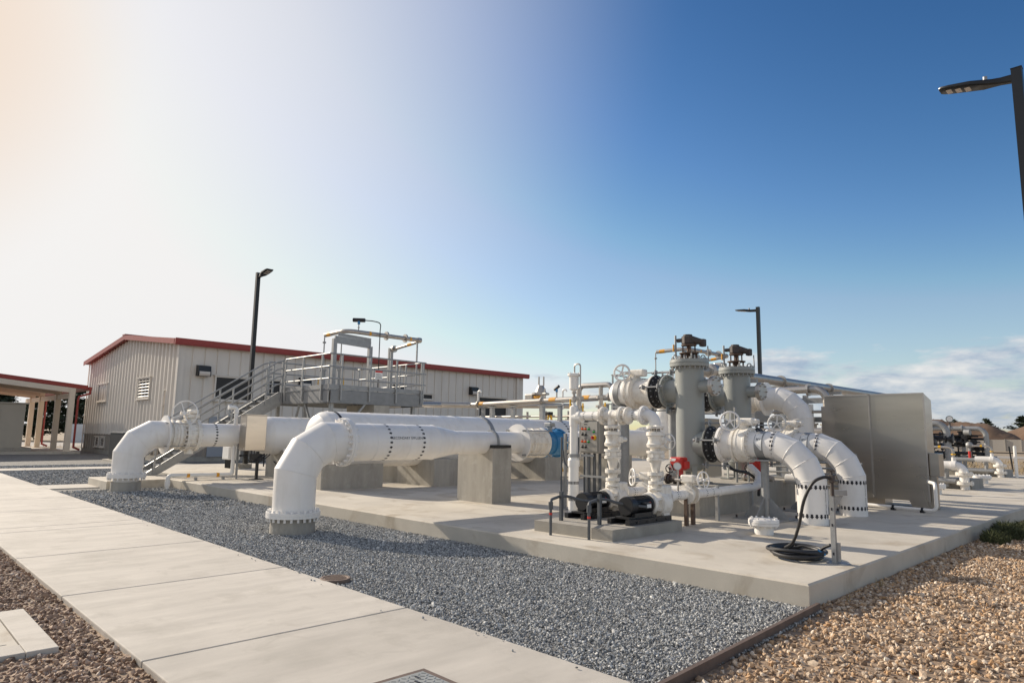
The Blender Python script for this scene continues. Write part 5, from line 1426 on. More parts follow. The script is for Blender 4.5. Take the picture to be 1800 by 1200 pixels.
# meter conduit post beside the blue meter
mp_ = thing('meter_post', 'galvanised channel post with conduit beside the blue meter', 'post', (-8.35, 9.52, PZ))
b = MB(); b.bar((-8.62, 9.9, PZ), (-8.62, 9.9, 1.62), .05, .05); b.cbox((-8.62, 9.9, PZ + .01), (.14, .14, .02)); b.bar((-8.62, 9.9, 1.45), (-8.35, 9.9, 1.45), .04, .04); b.build('post', 'galvanised_steel', mp_, smooth=False)
b = MB(); b.cyl((-8.66, 9.84, PZ), (-8.66, 9.84, 1.55), .02, n=8); b.pipe(catmull([(-8.62, 9.83, 1.3), (-8.56, 9.83, 1.05), (-8.4, 9.83, .98), (-8.3, 9.85, 1.1), (-8.28, 9.9, 1.4)]), .018, 8); b.bbox(-8.42, -8.3, 9.86, 9.96, 1.36, 1.56, .01); b.build('conduit', 'pvc_grey', mp_)

# ================================================================== VESSELS AND TRAINS
VX, VR = -7.0, .275
def vessel(y, lab):
    t = thing('strainer_vessel', lab, 'vessel', (VX, y, .7), 'grey vertical strainer vessels')
    b = MB()
    b.rev((VX, y, .92), Z, [(0, 0), (.01, .10), (.04, .19), (.10, .25), (.16, VR), (2.06, VR), (2.06, .02)], 44)
    b.torus((VX, y, 1.09), Z, VR, .006, 40, 5)
    b.build('shell', 'grey_paint', t)
    b = MB(); b.rev((VX, y, 2.96), Z, [(0, VR), (0, .375), (.06, .38), (.064, .37), (.072, .37), (.075, .38), (.135, .375), (.14, .36), (.14, .02)], 44)
    lid = b.build('lid', 'grey_paint', t)
    b = MB(); b.bolts((VX, y, 2.96), -Z, .34, 22, .016, .05); b.bolts((VX, y, 3.10), Z, .34, 22, .014, .035)
    for a in (40, 130, 220, 310): b.torus((VX + .27 * math.cos(R_(a)), y + .27 * math.sin(R_(a)), 3.16), (math.sin(R_(a)), -math.cos(R_(a)), 0), .04, .012, 18, 6)
    b.build('bolts', 'galvanised_steel', lid)
    b = MB()
    for k in range(8): a = 2 * math.pi * k / 8; b.cyl((VX + .15 * math.cos(a), y + .15 * math.sin(a), 3.10), (VX + .15 * math.cos(a), y + .15 * math.sin(a), 3.24), .013, n=6)
    b.disc((VX, y, 3.10), Z, .03, .2, 28); b.disc((VX, y, 3.225), Z, .022, .19, 28); b.cyl((VX, y, 3.12), (VX, y, 3.4), .035, n=16)
    for k in range(4): a = 2 * math.pi * (k + .5) / 4; b.cyl((VX + .12 * math.cos(a), y + .12 * math.sin(a), 3.24), (VX + .12 * math.cos(a), y + .12 * math.sin(a), 3.40), .014, n=6)
    b.disc((VX, y, 3.385), Z, .025, .15, 24)
    b.build('drive_stand', 'rusty_steel', t)
    b = MB(); b.rev((VX - .02, y, 3.41), Z, [(0, .10), (.02, .13), (.15, .13), (.18, .09), (.20, .09), (.20, 0)], 8)
    b.cyl((VX + .04, y + .02, 3.50), (VX + .20, y + .15, 3.465), .09, .055, n=14); b.bbox(VX + .16, VX + .27, y + .10, y + .22, 3.37, 3.52, .02); b.cyl((VX - .22, y - .06, 3.50), (VX - .1, y - .06, 3.5), .04, n=12)
    act = b.build('gearmotor', 'dark_cast_iron', t)
    b = MB(); b.cyl((VX - .24, y - .1, 3.0), (VX - .24, y - .1, 3.60), .022, n=8); b.pipe([(VX + .30, y + .2, 3.38), (VX + .30, y + .22, 3.1)], .012, 6); b.build('cable_tube', 'galvanised_steel', act)
    b = MB(); b.cyl((VX - .27, y - .13, 3.28), (VX - .27, y - .13, 3.42), .015, n=6); b.build('tag', 'orange_label', act)
    # nozzle with blind flange to the right, near the top
    b = MB(); b.pipe([(VX + .2, y, 2.57), (VX + .5, y, 2.57)], .12, 24); b.build('nozzle', 'grey_paint', t)
    b = MB(); b.rev((VX + .49, y, 2.57), X, [(0, .12), (0, .19), (.035, .19), (.04, .185), (.045, .19), (.085, .19), (.085, 0)], 24); b.bolts((VX + .575, y, 2.57), X, .155, 8, .016, .03); b.bolts((VX + .49, y, 2.57), -X, .155, 8, .016, .03); b.build('blind_flange', 'stainless_pipe', t)
    # inlet stub (left, high) and outlet cone (right, low)
    b = MB(); b.pipe([(VX - .48, y, 2.5), (VX - .18, y, 2.5)], .225, 32); b.rev((VX - .52, y, 2.5), X, [(0, .2), (0, .33), (.045, .33), (.045, .235), (.06, .225)], 32); b.bolts((VX - .475, y, 2.5), X, .285, 16, .016, .03)
    for s in (-1, 1): b.bar((VX - .52, y + s * .30, 2.5), (VX - .44, y + s * .42, 2.5), .03, .1)
    b.build('inlet', 'grey_paint', t)
    b = MB(); b.pipe([(VX + .16, y, 1.46), (VX + .42, y, 1.46)], .25, 32); b.rev((VX + .42, y, 1.46), X, [(0, .25), (0, .34), (.045, .34), (.045, .2)], 32); b.bolts((VX + .42, y, 1.46), -X, .295, 16, .016, .03)
    b.build('outlet', 'grey_paint', t)
    for s in range(4):
        a = R_(45 + 90 * s); u = Vector((math.cos(a), math.sin(a), 0)); c = Vector((VX, y, 0)) + u * .25
        b = MB(); b.bar(c + Z * .74, c + Z * 1.35, .10, .015, up=u); b.cbox(c + u * .02 + Z * .735, (.2, .2, .02)); b.build('leg', 'grey_paint', t, smooth=False)
    return t
vessel(11.75, 'nearer grey vertical strainer vessel with a rusty gearmotor on top')
vessel(13.7, 'farther grey vertical strainer vessel, right of and behind the first')
b = MB(); b.prism([(VX - .75, 10.75, PZ), (-6.33, 10.88, PZ), (-6.33, 14.9, PZ), (VX - .75, 14.9, PZ)], (0, 0, .53))
tag(b.build('vessel_plinth', 'pier_concrete', smooth=False), 'long raised concrete plinth under the two grey vessels', 'plinth')
def handwheel_valve(t, x, y, z, r, ax):
    """white gear-operated valve between two flanges along X; flange plates of radius r"""
    b = MB()
    b.rev((x, y, z), X, [(0, .25), (0, r), (.05, r), (.05, r * .92), (.09, r * .92), (.09, r), (.13, r), (.14, r * .98), (.24, r * .98), (.25, r), (.29, r), (.29, .25)], 36)
    b.bolts((x, y, z), -X, r * .87, 20, .015, .03); b.bolts((x + .29, y, z), X, r * .87, 20, .015, .03); b.bolts((x + .05, y, z), X, r * .87, 20, .012, .2)
    b.cyl((x + .15, y, z + r * .9), (x + .15, y, z + r + .05), .09, n=14)
    v = b.build('valve', 'white_valve', t)
    b = MB(); b.bbox(x + .03, x + .36, y - .09, y + .1, z + r + .03, z + r + .17, .03); b.cyl((x + .2, y, z + r + .1), (x + .2, y - .24, z + r + .1), .04, n=12); b.bbox(x + .18, x + .44, y - .07, y + .05, z + r + .06, z + r + .15, .02); b.build('gearbox', 'white_valve', v)
    b = MB(); wheel(b, (x + .02, y - .27, z + r + .11), (.35, -.93, .06), .165 if r < .345 else .17, .017, 5, .03, .25); b.build('handwheel', 'white_paint', v)
def expansion(t, x, y, z, r, L=.24):
    """black rubber expansion joint with steel control rods, along X"""
    b = MB()
    b.rev((x, y, z), X, [(0, .2), (0, r), (.025, r), (.03, r * .93), (L * .35, r * .80), (L * .5, r * .86), (L * .65, r * .80), (L - .03, r * .93), (L - .025, r), (L, r), (L, .2)], 36)
    e = b.build('expansion_joint', 'black_rubber', t)
    b = MB(); b.bolts((x + .02, y, z), X, r * .88, 16, .015, .045); b.bolts((x + L - .02, y, z), -X, r * .88, 16, .015, .045)
    for a in (-100, -10, 80, 170): c = Vector((0, math.cos(R_(a)), math.sin(R_(a)))) * (r + .06); o = Vector((x, y, z)) + c; b.cyl(o - X * .12, o + X * (L + .12), .015, n=8); b.bar(Vector((x - .06, y, z)) + c * .85, Vector((x - .06, y, z)) + c * 1.15, .09, .02, up=X); b.bar(Vector((x + L + .06, y, z)) + c * .85, Vector((x + L + .06, y, z)) + c * 1.15, .09, .02, up=X); b.cyl(o - X * .15, o - X * .11, .028, n=6); b.cyl(o + X * (L + .11), o + X * (L + .15), .028, n=6)
    b.build('control_rods', 'galvanised_steel', e)
def outlet_train(y, lab, ex):
    t = thing('outlet_pipe', lab, 'pipe', (ex, y, PZ), 'white outlet pipes curving down into the slab')
    z = 1.47; r = .238
    expansion(t, VX + .467, y, z, .34)
    b = MB(); b.rev((VX + .708, y, z), X, [(0, .2), (0, .34), (.05, .34), (.05, .25), (.2, .245), (.3, .25)], 36); b.bolts((VX + .758, y, z), X, .295, 16, .015, .03); b.build('flange', 'white_paint', t)
    handwheel_valve(t, VX + .98, y, z, .315, 'X')
    b = MB()
    pts = [(VX + 1.26, y, z)] + mitre((ex, y, z), X, -Z, .72, 4) + [(ex, y, PZ - .01)]
    b.pipe(pts, r, 40)
    for i in range(1, len(pts) - 1):
        d = ((V3(pts[i]) - V3(pts[i - 1])).normalized() + (V3(pts[i + 1]) - V3(pts[i])).normalized()).normalized()
        b.torus(pts[i], d, r * 1.012, .005, 36, 5)
    b.torus((VX + 1.42, y, z), X, r, .004, 32, 5)
    b.build('elbow', 'white_paint', t, ang=16)
    b = MB()
    arrows(b, (VX + 1.74, y, z), X, r, 20, .068); arrows(b, (ex, y, .80), -Z, r, 20, .075); arrows(b, (ex, y, .33), -Z, r, 20, .075)
    wrap_text(b, 'SECONDARY EFFLUENT', .042, (ex, y, .57), -Z, (.985, -.18, 0), r)
    b.build('lettering', 'black_decal', t, smooth=False)
    b = MB()
    xx = VX + 1.5
    b.rev_open((xx - .075, y, z), X, [(0, r), (0, r + .012), (.15, r + .012), (.15, r), (0, r)], 36)
    b.cbox((xx, y, z - r - .025), (.32, .34, .03)); b.build('strap', 'galvanised_steel', t)
    b = MB()
    rr_ = r + .016
    cols = []
    for k in range(9):
        a = 52 - k * 9
        cols.append((xx - .06, xx + .064, a) if a > 8 else (xx - .06 + (8 - a) * .0035, xx + .064, a))
    for (l0, h0, a0), (l1, h1, a1) in zip(cols, cols[1:]):
        P_ = lambda xa, a: (xa, y - rr_ * math.cos(R_(a)), z + rr_ * math.sin(R_(a)))
        b.poly([P_(l0, a0), P_(h0, a0), P_(h1, a1), P_(l1, a1)])
    pl = b.build('tag_plate', 'sign_white', t)
    b = MB(); a = R_(24); wrap_text(b, 'BFV', .055, (xx + .005, y, z), X, (0, -math.cos(a), math.sin(a)), rr_, .003); b.build('lettering', 'black_decal', pl, smooth=False)
    # support stand
    s = thing('pipe_stand', 'galvanised pipe stand with triangular base plates under the %s outlet pipe' % ('nearer' if y < 12.5 else 'farther'), 'pipe stand', (xx, y, PZ), 'pipe stands under the outlet pipes')
    b = MB(); b.cyl((xx, y, PZ + .02), (xx, y, z - r - .04), .068, n=22); b.cbox((xx, y, PZ + .01), (.84, .84, .018)); b.build('column', 'galvanised_steel', s)
    for u in (X, -X, Y, -Y):
        b = MB(); side = Z.cross(u) * .008; o = Vector((xx, y, PZ + .02)); b.prism([o + u * .065 - side, o + u * .40 - side, o + u * .40 + Z * .03 - side, o + u * .09 + Z * .34 - side, o + u * .065 + Z * .34 - side], side * 2); b.build('gusset', 'galvanised_steel', s, smooth=False)
    b = MB()
    for (dx, dy) in ((-1, -1), (1, -1), (1, 1), (-1, 1)): b.cyl((xx + dx * .37, y + dy * .37, PZ + .02), (xx + dx * .37, y + dy * .37, PZ + .07), .017, n=6)
    build_each(b, 'anchor_bolt', 'dark_cast_iron', s)
outlet_train(11.7, 'nearer white outlet pipe with handwheel valve and black arrows, curving down beside the hose', -4.69)
outlet_train(13.64, 'farther white outlet pipe with black arrows, curving down beside the stainless box', -4.71)
def inlet_train(y, lab):
    t = thing('inlet_pipe', lab, 'pipe', (-8.5, y, 2.5), 'white inlet pipes at the top of the vessels')
    z = 2.5; r = .275
    expansion(t, VX - .765, y, z, .335)
    b = MB(); b.rev((VX - 1.22, y, z), X, [(0, .24), (.10, .25), (.30, .27), (.41, .28), (.41, .335), (.452, .335), (.452, .2)], 36); b.build('reducer', 'white_valve', t)
    b = MB()
    x = VX - 1.40
    b.rev((x, y, z), X, [(0, .27), (0, .335), (.04, .335), (.04, .31), (.12, .31), (.12, .34), (.17, .34), (.18, .28)], 36); b.bolts((x, y, z), -X, .275, 18, .013, .03); b.cyl((x + .08, y, z + .25), (x + .08, y, z + .36), .07, n=12)
    v = b.build('valve', 'white_valve', t)
    b = MB(); b.bbox(x - .02, x + .36, y - .08, y + .1, z + .33, z + .48, .03); b.cyl((x + .05, y, z + .4), (x + .02, y - .2, z + .4), .035, n=10); b.build('gearbox', 'white_valve', v)
    b = MB(); wheel(b, (x - .06, y - .24, z + .41), (.35, -.93, .06), .165, .022, 5, .03, .1); b.build('handwheel', 'white_paint', v)
    b = MB(); b.pipe([(x + .01, y, z)] + arc((x - .44, y, z), -X, Y, .40, 8) + ([(x - .44, 15.6, z)] + arc((x - .44, 16.2, z), Y, -X, .5, 6) + arc((CX, 16.2, z), -X, -Z, .45, 6) + [(CX, 16.2, 1.98)] if y < 12.5 else [(x - .44, y + .6, z)]), r, 36)
    b.build('elbow', 'white_paint', t)
    b = MB(); b.rev_open((x - .28, y, z), X, [(0, r), (0, r + .012), (.13, r + .012), (.13, r), (0, r)], 36); b.cbox((x - .2, y, z - r - .03), (.3, .4, .03)); b.build('strap', 'galvanised_steel', t)
    b = MB()
    for k in range(30):
        a = k * .11; b.torus((x + .2 - .13 * a * .4, y - .30 * math.cos(a * .9 + .3), z + .32 * math.cos(a * .95) - .02), (1, .3 * (-1) ** k, .2), .012, .004, 8, 4)
    b.build('chain', 'galvanised_steel', v)
    s = thing('pipe_stand', 'galvanised column under the %s high inlet pipe' % ('nearer' if y < 12.5 else 'farther'), 'pipe stand', (x - .2, y, PZ), 'columns under the high inlet pipes')
    b = MB(); b.cyl((x - .2, y, PZ + .02), (x - .2, y, z - r - .05), .12, n=24); b.cbox((x - .2, y, PZ + .012), (.5, .5, .022)); b.build('column', 'galvanised_steel', s)
inlet_train(11.75, 'nearer white inlet pipe with handwheel valve entering the vessel near its top')
inlet_train(13.7, 'farther white inlet pipe mostly hidden behind the nearer vessel')
# third branch: high white elbow coming down behind the second vessel
t = thing('bypass_pipe', 'high white elbow with a wide thrust ring behind the farther vessel', 'pipe', (-6.5, 15.6, PZ))
b = MB(); pts = [(-7.9, 15.6, 2.52)] + mitre((-6.43, 15.6, 2.52), X, -Z, .62, 4) + [(-6.43, 15.6, PZ - .01)]
b.pipe(pts, .262, 40)
for i in range(1, len(pts) - 1):
    d = ((V3(pts[i]) - V3(pts[i - 1])).normalized() + (V3(pts[i + 1]) - V3(pts[i])).normalized()).normalized(); b.torus(pts[i], d, .262 * 1.012, .005, 36, 5)
b.build('elbow', 'white_paint', t, ang=16)
b = MB(); b.disc((-7.24, 15.6, 2.52), X, .025, .40, 44); b.build('thrust_ring', 'white_paint', t)
b = MB(); b.rev((-8.1, 15.6, 2.52), X, [(0, .2), (0, .33), (.05, .33), (.06, .29), (.2, .28), (.22, .33), (.27, .33), (.3, .29), (.45, .28), (.47, .33), (.52, .33), (.54, .28), (.7, .28), (.7, .2)], 32); b.build('coupling', 'white_valve', t)
# red actuators under the vessels
def actuator(x, y, z, lab):
    t = thing('red_actuator', lab, 'actuator', (x, y, z), 'red valve actuators at the foot of the vessels')
    b = MB(); b.bbox(x - .13, x + .12, y - .12, y + .12, z, z + .24, .03); b.bbox(x - .16, x - .10, y - .07, y + .07, z + .04, z + .19, .02); b.bbox(x + .1, x + .19, y - .06, y + .08, z + .03, z + .17, .025); b.cyl((x + .02, y, z - .1), (x + .02, y, z + .01), .06, n=14); b.rev((x + .04, y - .115, z + .12), -Y, [(0, .07), (.03, .065), (.03, 0)], 18); b.build('housing', 'red_paint', t)
    b = MB(); b.bbox(x - .09, x + .01, y - .128, y - .1, z + .165, z + .215, .004); b.build('window', 'gauge_face', t)
    b = MB(); wheel(b, (x - .10, y - .16, z + .03), (.2, -.97, 0), .075, .01, 3, .015); b.build('handwheel', 'black_metal', t)
    b = MB(); b.pipe([(x - .3, y, z - .17), (x + .34, y, z - .17)], .055, 14)
    for dx in (-.26, -.02, .18): b.rev((x + dx, y, z - .17), X, [(0, .055), (0, .10), (.03, .10), (.03, .075), (.08, .075), (.08, .055)], 14)
    b.cyl((x - .1, y, PZ + .5), (x - .1, y, z - .17), .03, n=8); b.build('drain_valve', 'dark_cast_iron' if y < 12.5 else 'stainless_pipe', t)
actuator(-6.88, 11.12, .98, 'red valve actuator in front of the nearer vessel')
actuator(-6.42, 13.3, .96, 'red valve actuator with a black handwheel below the farther vessel')
# black drain hose and thin conduits by the vessel legs
t = thing('drain_hose', 'black hose looping down from the nearer vessel to the plinth', 'hose', (-6.2, 12.2, 1.1))
b = MB(); b.pipe(catmull([(-6.42, 11.9, 1.2), (-6.32, 12.1, 1.0), (-6.15, 12.4, .92), (-6.05, 12.55, .75), (-6.05, 12.58, .5)]), .028, 8); b.build('hose', 'hose_rubber', t)
b = MB(); b.cyl((-6.05, 12.57, .62), (-6.05, 12.57, .64), .031, n=8); b.build('red_band', 'red_paint', t)
t = thing('conduit_bank', 'four thin horizontal pipes running low behind the outlet stands', 'pipes', (-7, 15, PZ))
b = MB()
for i in range(5): b.pipe([(-8.0, 14.9, .62 + i * .12), (-4.95, 14.95, .62 + i * .12)], .022, 8)
for x in (-7.6, -6.3, -5.1): b.bar((x, 15.0, PZ), (x, 15.0, 1.3), .06, .06)
b.build('pipes', 'galvanised_steel', t)
t = thing('thin_standpipe', 'thin galvanised standpipes between the two vessels', 'pipe', (-6.35, 13.0, PZ))
b = MB(); b.cyl((-6.55, 12.7, .72), (-6.55, 12.7, 2.2), .025, n=8); b.cyl((-6.45, 13.0, .72), (-6.45, 13.0, 1.7), .022, n=8); b.build('pipe', 'galvanised_steel', t)
# white drain elbow stub at floor behind the stand
t = thing('floor_drain_elbow', 'small white elbow and flange rising from the slab behind the outlet pipe', 'pipe', (-5.7, 14.4, PZ))
b = MB(); b.pipe([(-6.3, 14.4, .75)] + arc((-5.55, 14.4, .75), X, -Z, .22, 6) + [(-5.55, 14.4, PZ)], .10, 18); b.rev((-5.55, 14.4, PZ + .10), Z, [(0, .1), (0, .2), (.04, .2), (.045, .19), (.05, .2), (.09, .2), (.09, .1)], 22); b.bolts((-5.55, 14.4, PZ + .1), -Z, .165, 8, .012, .04); b.build('elbow', 'white_paint', t)

# blind flange stub
def stub(x, y, s, lab):
    t = thing('flanged_stub', lab, 'pipe stub', (x, y, PZ), 'white flanged pipe stubs standing on the slab')
    b = MB(); b.cyl((x, y, PZ - .01), (x, y, PZ + .14 * s), .135 * s, n=28); b.build('pipe', 'white_paint', t)
    b = MB(); b.rev((x, y, PZ + .13 * s), Z, [(0, .135 * s), (0, .215 * s), (.035 * s, .22 * s), (.04 * s, .21 * s), (.045 * s, .22 * s), (.085 * s, .215 * s), (.09 * s, .2 * s), (.09 * s, 0)], 32); b.bolts((x, y, PZ + .22 * s), Z, .18 * s, 12, .014 * s, .022 * s); b.bolts((x, y, PZ + .13 * s), -Z, .18 * s, 12, .014 * s, .03 * s); b.build('flange', 'white_paint', t)
stub(-4.68, 9.86, 1.0, 'white blind-flanged stub nearest the coiled hose')
stub(-5.15, 20.9, 1.25, 'white blind-flanged stub just right of the stainless box')
stub(-5.4, 27.8, 1.25, 'white blind-flanged stub between the two far white elbows')

# ================================================================== HOSE POST
t = thing('hose_post', 'galvanised channel post with a hose tap near the slab corner', 'post', (-3.07, 8.23, PZ))
b = MB(); b.bar((-3.075, 8.23, PZ), (-3.075, 8.23, 1.02), .045, .05); b.bar((-3.045, 8.262, PZ + .02), (-3.045, 8.262, .42), .05, .045); b.bar((-3.075, 8.22, .985), (-2.96, 8.36, .985), .04, .06)
b.prism([(-3.06, 8.25, .95), (-2.99, 8.33, .95), (-3.06, 8.25, .78)], (.006, -.006, 0)); b.build('post', 'galvanised_steel', t, smooth=False)
b = MB(); b.cyl((-3.05, 8.26, PZ), (-3.05, 8.26, PZ + .008), .13, n=24); b.build('base_plate', 'galvanised_steel', t)
b = MB()
for zz in (.3, .62, .8): b.cbox((-3.075, 8.2045, zz), (.016, .003, .03))
build_each(b, 'slot', 'black_decal', t, smooth=False)
b = MB(); b.cyl((-3.06, 8.21, .95), (-3.06, 8.21, 1.2), .02, n=10); b.bbox(-3.09, -3.03, 8.18, 8.24, 1.1, 1.19, .008); b.cyl((-3.06, 8.21, 1.19), (-3.06, 8.21, 1.235), .01, n=8); b.bar((-3.1, 8.20, 1.237), (-3.02, 8.22, 1.237), .03, .012); b.build('tap', 'dark_cast_iron', t)
t = thing('garden_hose', 'coiled black hose on the slab with its end rising to the post', 'hose', (-3.6, 8.35, PZ))
rg = random.Random(4)
pts = [(-3.07, 8.18, 1.15), (-3.12, 8.12, 1.16), (-3.22, 8.06, 1.09), (-3.33, 8.06, .88), (-3.42, 8.12, .6), (-3.52, 8.16, .38), (-3.66, 8.27, .29)]
nt = 6
for i in range(nt * 16):
    a = 2.2 + 2 * math.pi * i / 16; q = i / 16
    rr = .285 + .035 * math.sin(q * 2.3) + .02 * math.sin(a * 2 + q)
    lay = [.016, .016, .05, .05, .085, .085][nt - 1 - int(q)]
    pts.append((-3.52 + rr * 1.12 * math.cos(a) * .85 + .02 * math.sin(q * 4), 8.25 + rr * math.sin(a) + .02 * math.cos(q * 3), PZ + lay + .02 + .012 * math.sin(a * 1.5 + q * 2)))
pts += [(-3.3, 8.3, PZ + .1), (-3.2, 8.26, PZ + .16), (-3.12, 8.24, PZ + .2)]
b = MB(); b.pipe(catmull(pts, 4), .0185, 10); b.build('hose', 'hose_rubber', t)
b = MB(); b.cyl((-3.25, 8.20, PZ + .13), (-3.17, 8.22, PZ + .08), .012, n=8); b.build('nozzle', 'blue_paint', t)

# ================================================================== STAINLESS BOX
t = thing('stainless_box', 'big plain stainless steel box with one vertical seam on the slab', 'box', (-5.1, 16.7, PZ))
x0, x1, y0, y1 = -6.12, -4.08, 16.2, 16.75
b = MB()
b.prism([(x0, y0, .34), (x0, y1, .34), (x0, y1, 2.47), (x0, y0, 2.60)], (x1 - x0, 0, 0))
b.build('shell', 'brushed_stainless', t, smooth=False)
b = MB(); b.box(-5.175, -5.13, y0 - .012, y0 - .002, .36, 2.59); b.box(-5.156, -5.15, y0 - .02, y0 - .012, .36, 2.59)
b.box(x1 - .02, x1 + .012, y0 - .013, y0 - .001, .33, 2.6); b.box(x0, x1, y0 - .012, y0 - .001, 2.575, 2.607); b.build('seam', 'stainless_pipe', t, smooth=False)
b = MB(); b.prism([(-4.56, y0 - .014, .56), (-4.20, y0 - .014, .56), (-4.09, y0 - .014, .21), (-4.40, y0 - .014, .20)], (0, .012, 0)); b.box(x1 - .12, x1 + .02, y0 + .02, y0 + .3, .2, .34); b.bar((-4.08, 16.3, .20), (-4.08, 16.3, .86), .1, .28)
b.box(-5.9, -5.0, 16.4, 16.9, PZ, .338); build_each(b, 'foot', 'brushed_stainless', t, smooth=False)
b = MB(); b.bbox(-4.07, -3.88, 16.25, 16.6, .86, 1.34, .01); b.box(-6.22, -6.125, 16.25, 16.5, 1.4, 2.35); build_each(b, 'side_box', 'brushed_stainless', t)
b = MB(); b.box(-6.225, -6.13, 16.235, 16.248, 1.42, 1.55); b.build('data_plate', 'sign_white', t, smooth=False)
t = thing('floor_pipe', 'thin white pipe lying along the slab and turning up beside the stainless box', 'pipe', (-4.3, 15.3, PZ))
b = MB(); b.pipe([(-6.6, 15.75, .25), (-3.92, 15.29, .25)] + arc((-3.74, 15.26, .25), (.985, -.17, 0), Z, .1, 6) + arc((-3.74, 15.26, .77), Z, (-.4, .92, 0), .1, 6) + [(-4.02, 15.9, .77)], .033, 12); b.build('pipe', 'white_plastic', t)
for q in ((-5.6, 15.58), (-4.55, 15.4), (-4.0, 15.31)):
    b = MB(); b.cbox((q[0], q[1], .215), (.07, .12, .05)); b.rev_open((q[0] - .02, q[1], .25), X, [(0, .034), (0, .046), (.04, .046), (.04, .034), (0, .034)], 14); b.build('clamp', 'black_metal', t, smooth=False)

# ================================================================== SECOND PLATFORM AND HIGH PIPES BEHIND THE VESSELS
t = thing('far_platform', 'railing and frame of a second steel platform behind the vessels', 'platform', (-14.5, 24, PZ))
FX0, FX1, FY0, FY1 = -16.6, -12.9, 21.9, 27.0
for h in HT:
    b = MB(); b.pipe([(FX0, FY1, 2.92 + h), (FX0, FY0, 2.92 + h), (FX1, FY0, 2.92 + h), (FX1, FY1, 2.92 + h)], .026, 8); b.build('handrail', 'galvanised_steel', t)
for x, y in ((FX0 + .05, FY0), (FX0 + 1.2, FY0), (FX0 + 2.4, FY0), (FX1, FY0), (FX0, FY0 + 1.2), (FX0, FY0 + 2.6), (FX1, FY0 + 1.4), (FX1, FY0 + 2.8), (FX1, FY0 + 4.4)):
    b = MB(); b.bar((x, y, 2.5), (x, y, 4.05), .05, .05); build_each(b, 'rail_post', 'galvanised_steel', t, smooth=False)
b = MB(); b.box(FX0, FX1, FY0 + .02, FY1, 2.885, 2.91); b.build('deck', 'galvanised_deck', t, smooth=False)
for q in ((FX0 - .02, FX1 + .02, FY0 - .01, FY0 + .01), (FX1 - .01, FX1 + .01, FY0 + .02, FY1), (FX0 - .01, FX0 + .01, FY0 + .02, FY1)):
    b = MB(); b.box(*q, 2.5, 2.9); build_each(b, 'beam', 'galvanised_dark', t, smooth=False)
for x, y in ((FX0 + .2, FY0 + .2), (FX1 - .2, FY0 + .2), (FX1 - .2, FY1 - .4)):
    b = MB(); b.bar((x, y, PZ), (x, y, 2.5), .14, .14); b.build('leg', 'galvanised_steel', t, smooth=False)
goal(-13.8, 23.0, DZ + .05, 'overhead stainless pipe on a steel frame behind the grey vessels')
t = thing('high_pipe', 'long high stainless pipe running away behind the stainless box', 'pipe', (-9, 22, 3.3))
b = MB(); b.pipe([(-9.2, 15.2, 3.32), (-9.0, 18, 3.32), (-9.0, 33, 3.36)], .14, 18)
for y in (17.0, 17.6, 20.4, 24.2): b.rev((-9.0, y, 3.32), Y, [(0, .14), (0, .2), (.06, .2), (.06, .14)], 18)
b.rev((-9.05, 16.2, 3.34), Y, [(0, .14), (.05, .2), (.35, .2), (.4, .14)], 18); b.bbox(-9.15, -8.9, 16.6, 16.9, 3.4, 3.6, .03)
b.build('pipe', 'stainless_pipe', t)
for y in (17.8, 20.5, 24, 28):
    b = MB(); b.bar((-9.0, y, PZ), (-9.0, y, 3.18), .15, .15); b.bar((-9.5, y, 3.16), (-8.5, y, 3.16), .1, .1); b.build('post', 'galvanised_steel', t, smooth=False)
t = thing('cross_pipe', 'stainless cross pipe with an elbow dropping behind the stainless box', 'pipe', (-7.2, 17.5, 2.85))
b = MB(); b.pipe([(-8.9, 17.5, 2.82)] + arc((-6.55, 17.5, 2.85), X, -Z, .3, 6) + [(-6.55, 17.5, PZ)], .095, 16); b.rev((-7.02, 17.5, 2.845), X, [(0, .095), (0, .16), (.06, .16), (.06, .095)], 16)
b.pipe([(-8.4, 17.2, 1.72), (-6.0, 17.2, 1.75)], .13, 16); b.rev((-6.55, 17.2, 1.745), X, [(0, .13), (0, .2), (.06, .2), (.06, .13)], 16); b.build('pipe', 'stainless_pipe', t)
t = thing('instrument_rack', 'steel rack of valves and small boxes between the white elbow and the stainless box', 'rack', (-7, 18.4, PZ))
b = MB()
for x in (-8.2, -7.4, -6.75, -6.3): b.bar((x, 18.3, PZ), (x, 18.3, 2.75), .09, .12)
for z in (1.05, 1.55, 2.1, 2.6): b.bar((-8.9, 18.2, z), (-6.2, 18.2, z), .09, .14)
b.bar((-9.6, 18.0, 2.2), (-8.3, 18.0, 2.2), .12, .35); b.bar((-9.6, 18.0, 1.35), (-8.3, 18.0, 1.35), .12, .12); b.build('frame', 'galvanised_steel', t, smooth=False)
b = MB()
rg = random.Random(8)
for i in range(7):
    x, z = -7.9 + .27 * i, rg.choice((1.3, 1.8, 2.35)) + rg.uniform(-.05, .05)
    b.rev((x, 18.0, z), rg.choice((X, Z)), [(0, .05), (0, .11), (.04, .11), (.05, .07), (.14, .07), (.15, .11), (.19, .11), (.19, .05)], 12); b.cyl((x, 18.0, z), (x, 18.0, z + .35), .025, n=8)
for z in (1.25, 1.75, 2.3): b.pipe([(-8.2, 18.02, z), (-6.2, 18.02, z)], .04, 8)
b.build('valves', 'stainless_pipe', t)
b = MB(); b.bbox(-7.35, -7.12, 17.95, 18.1, 2.05, 2.5, .01); b.build('box', 'sign_white', t)
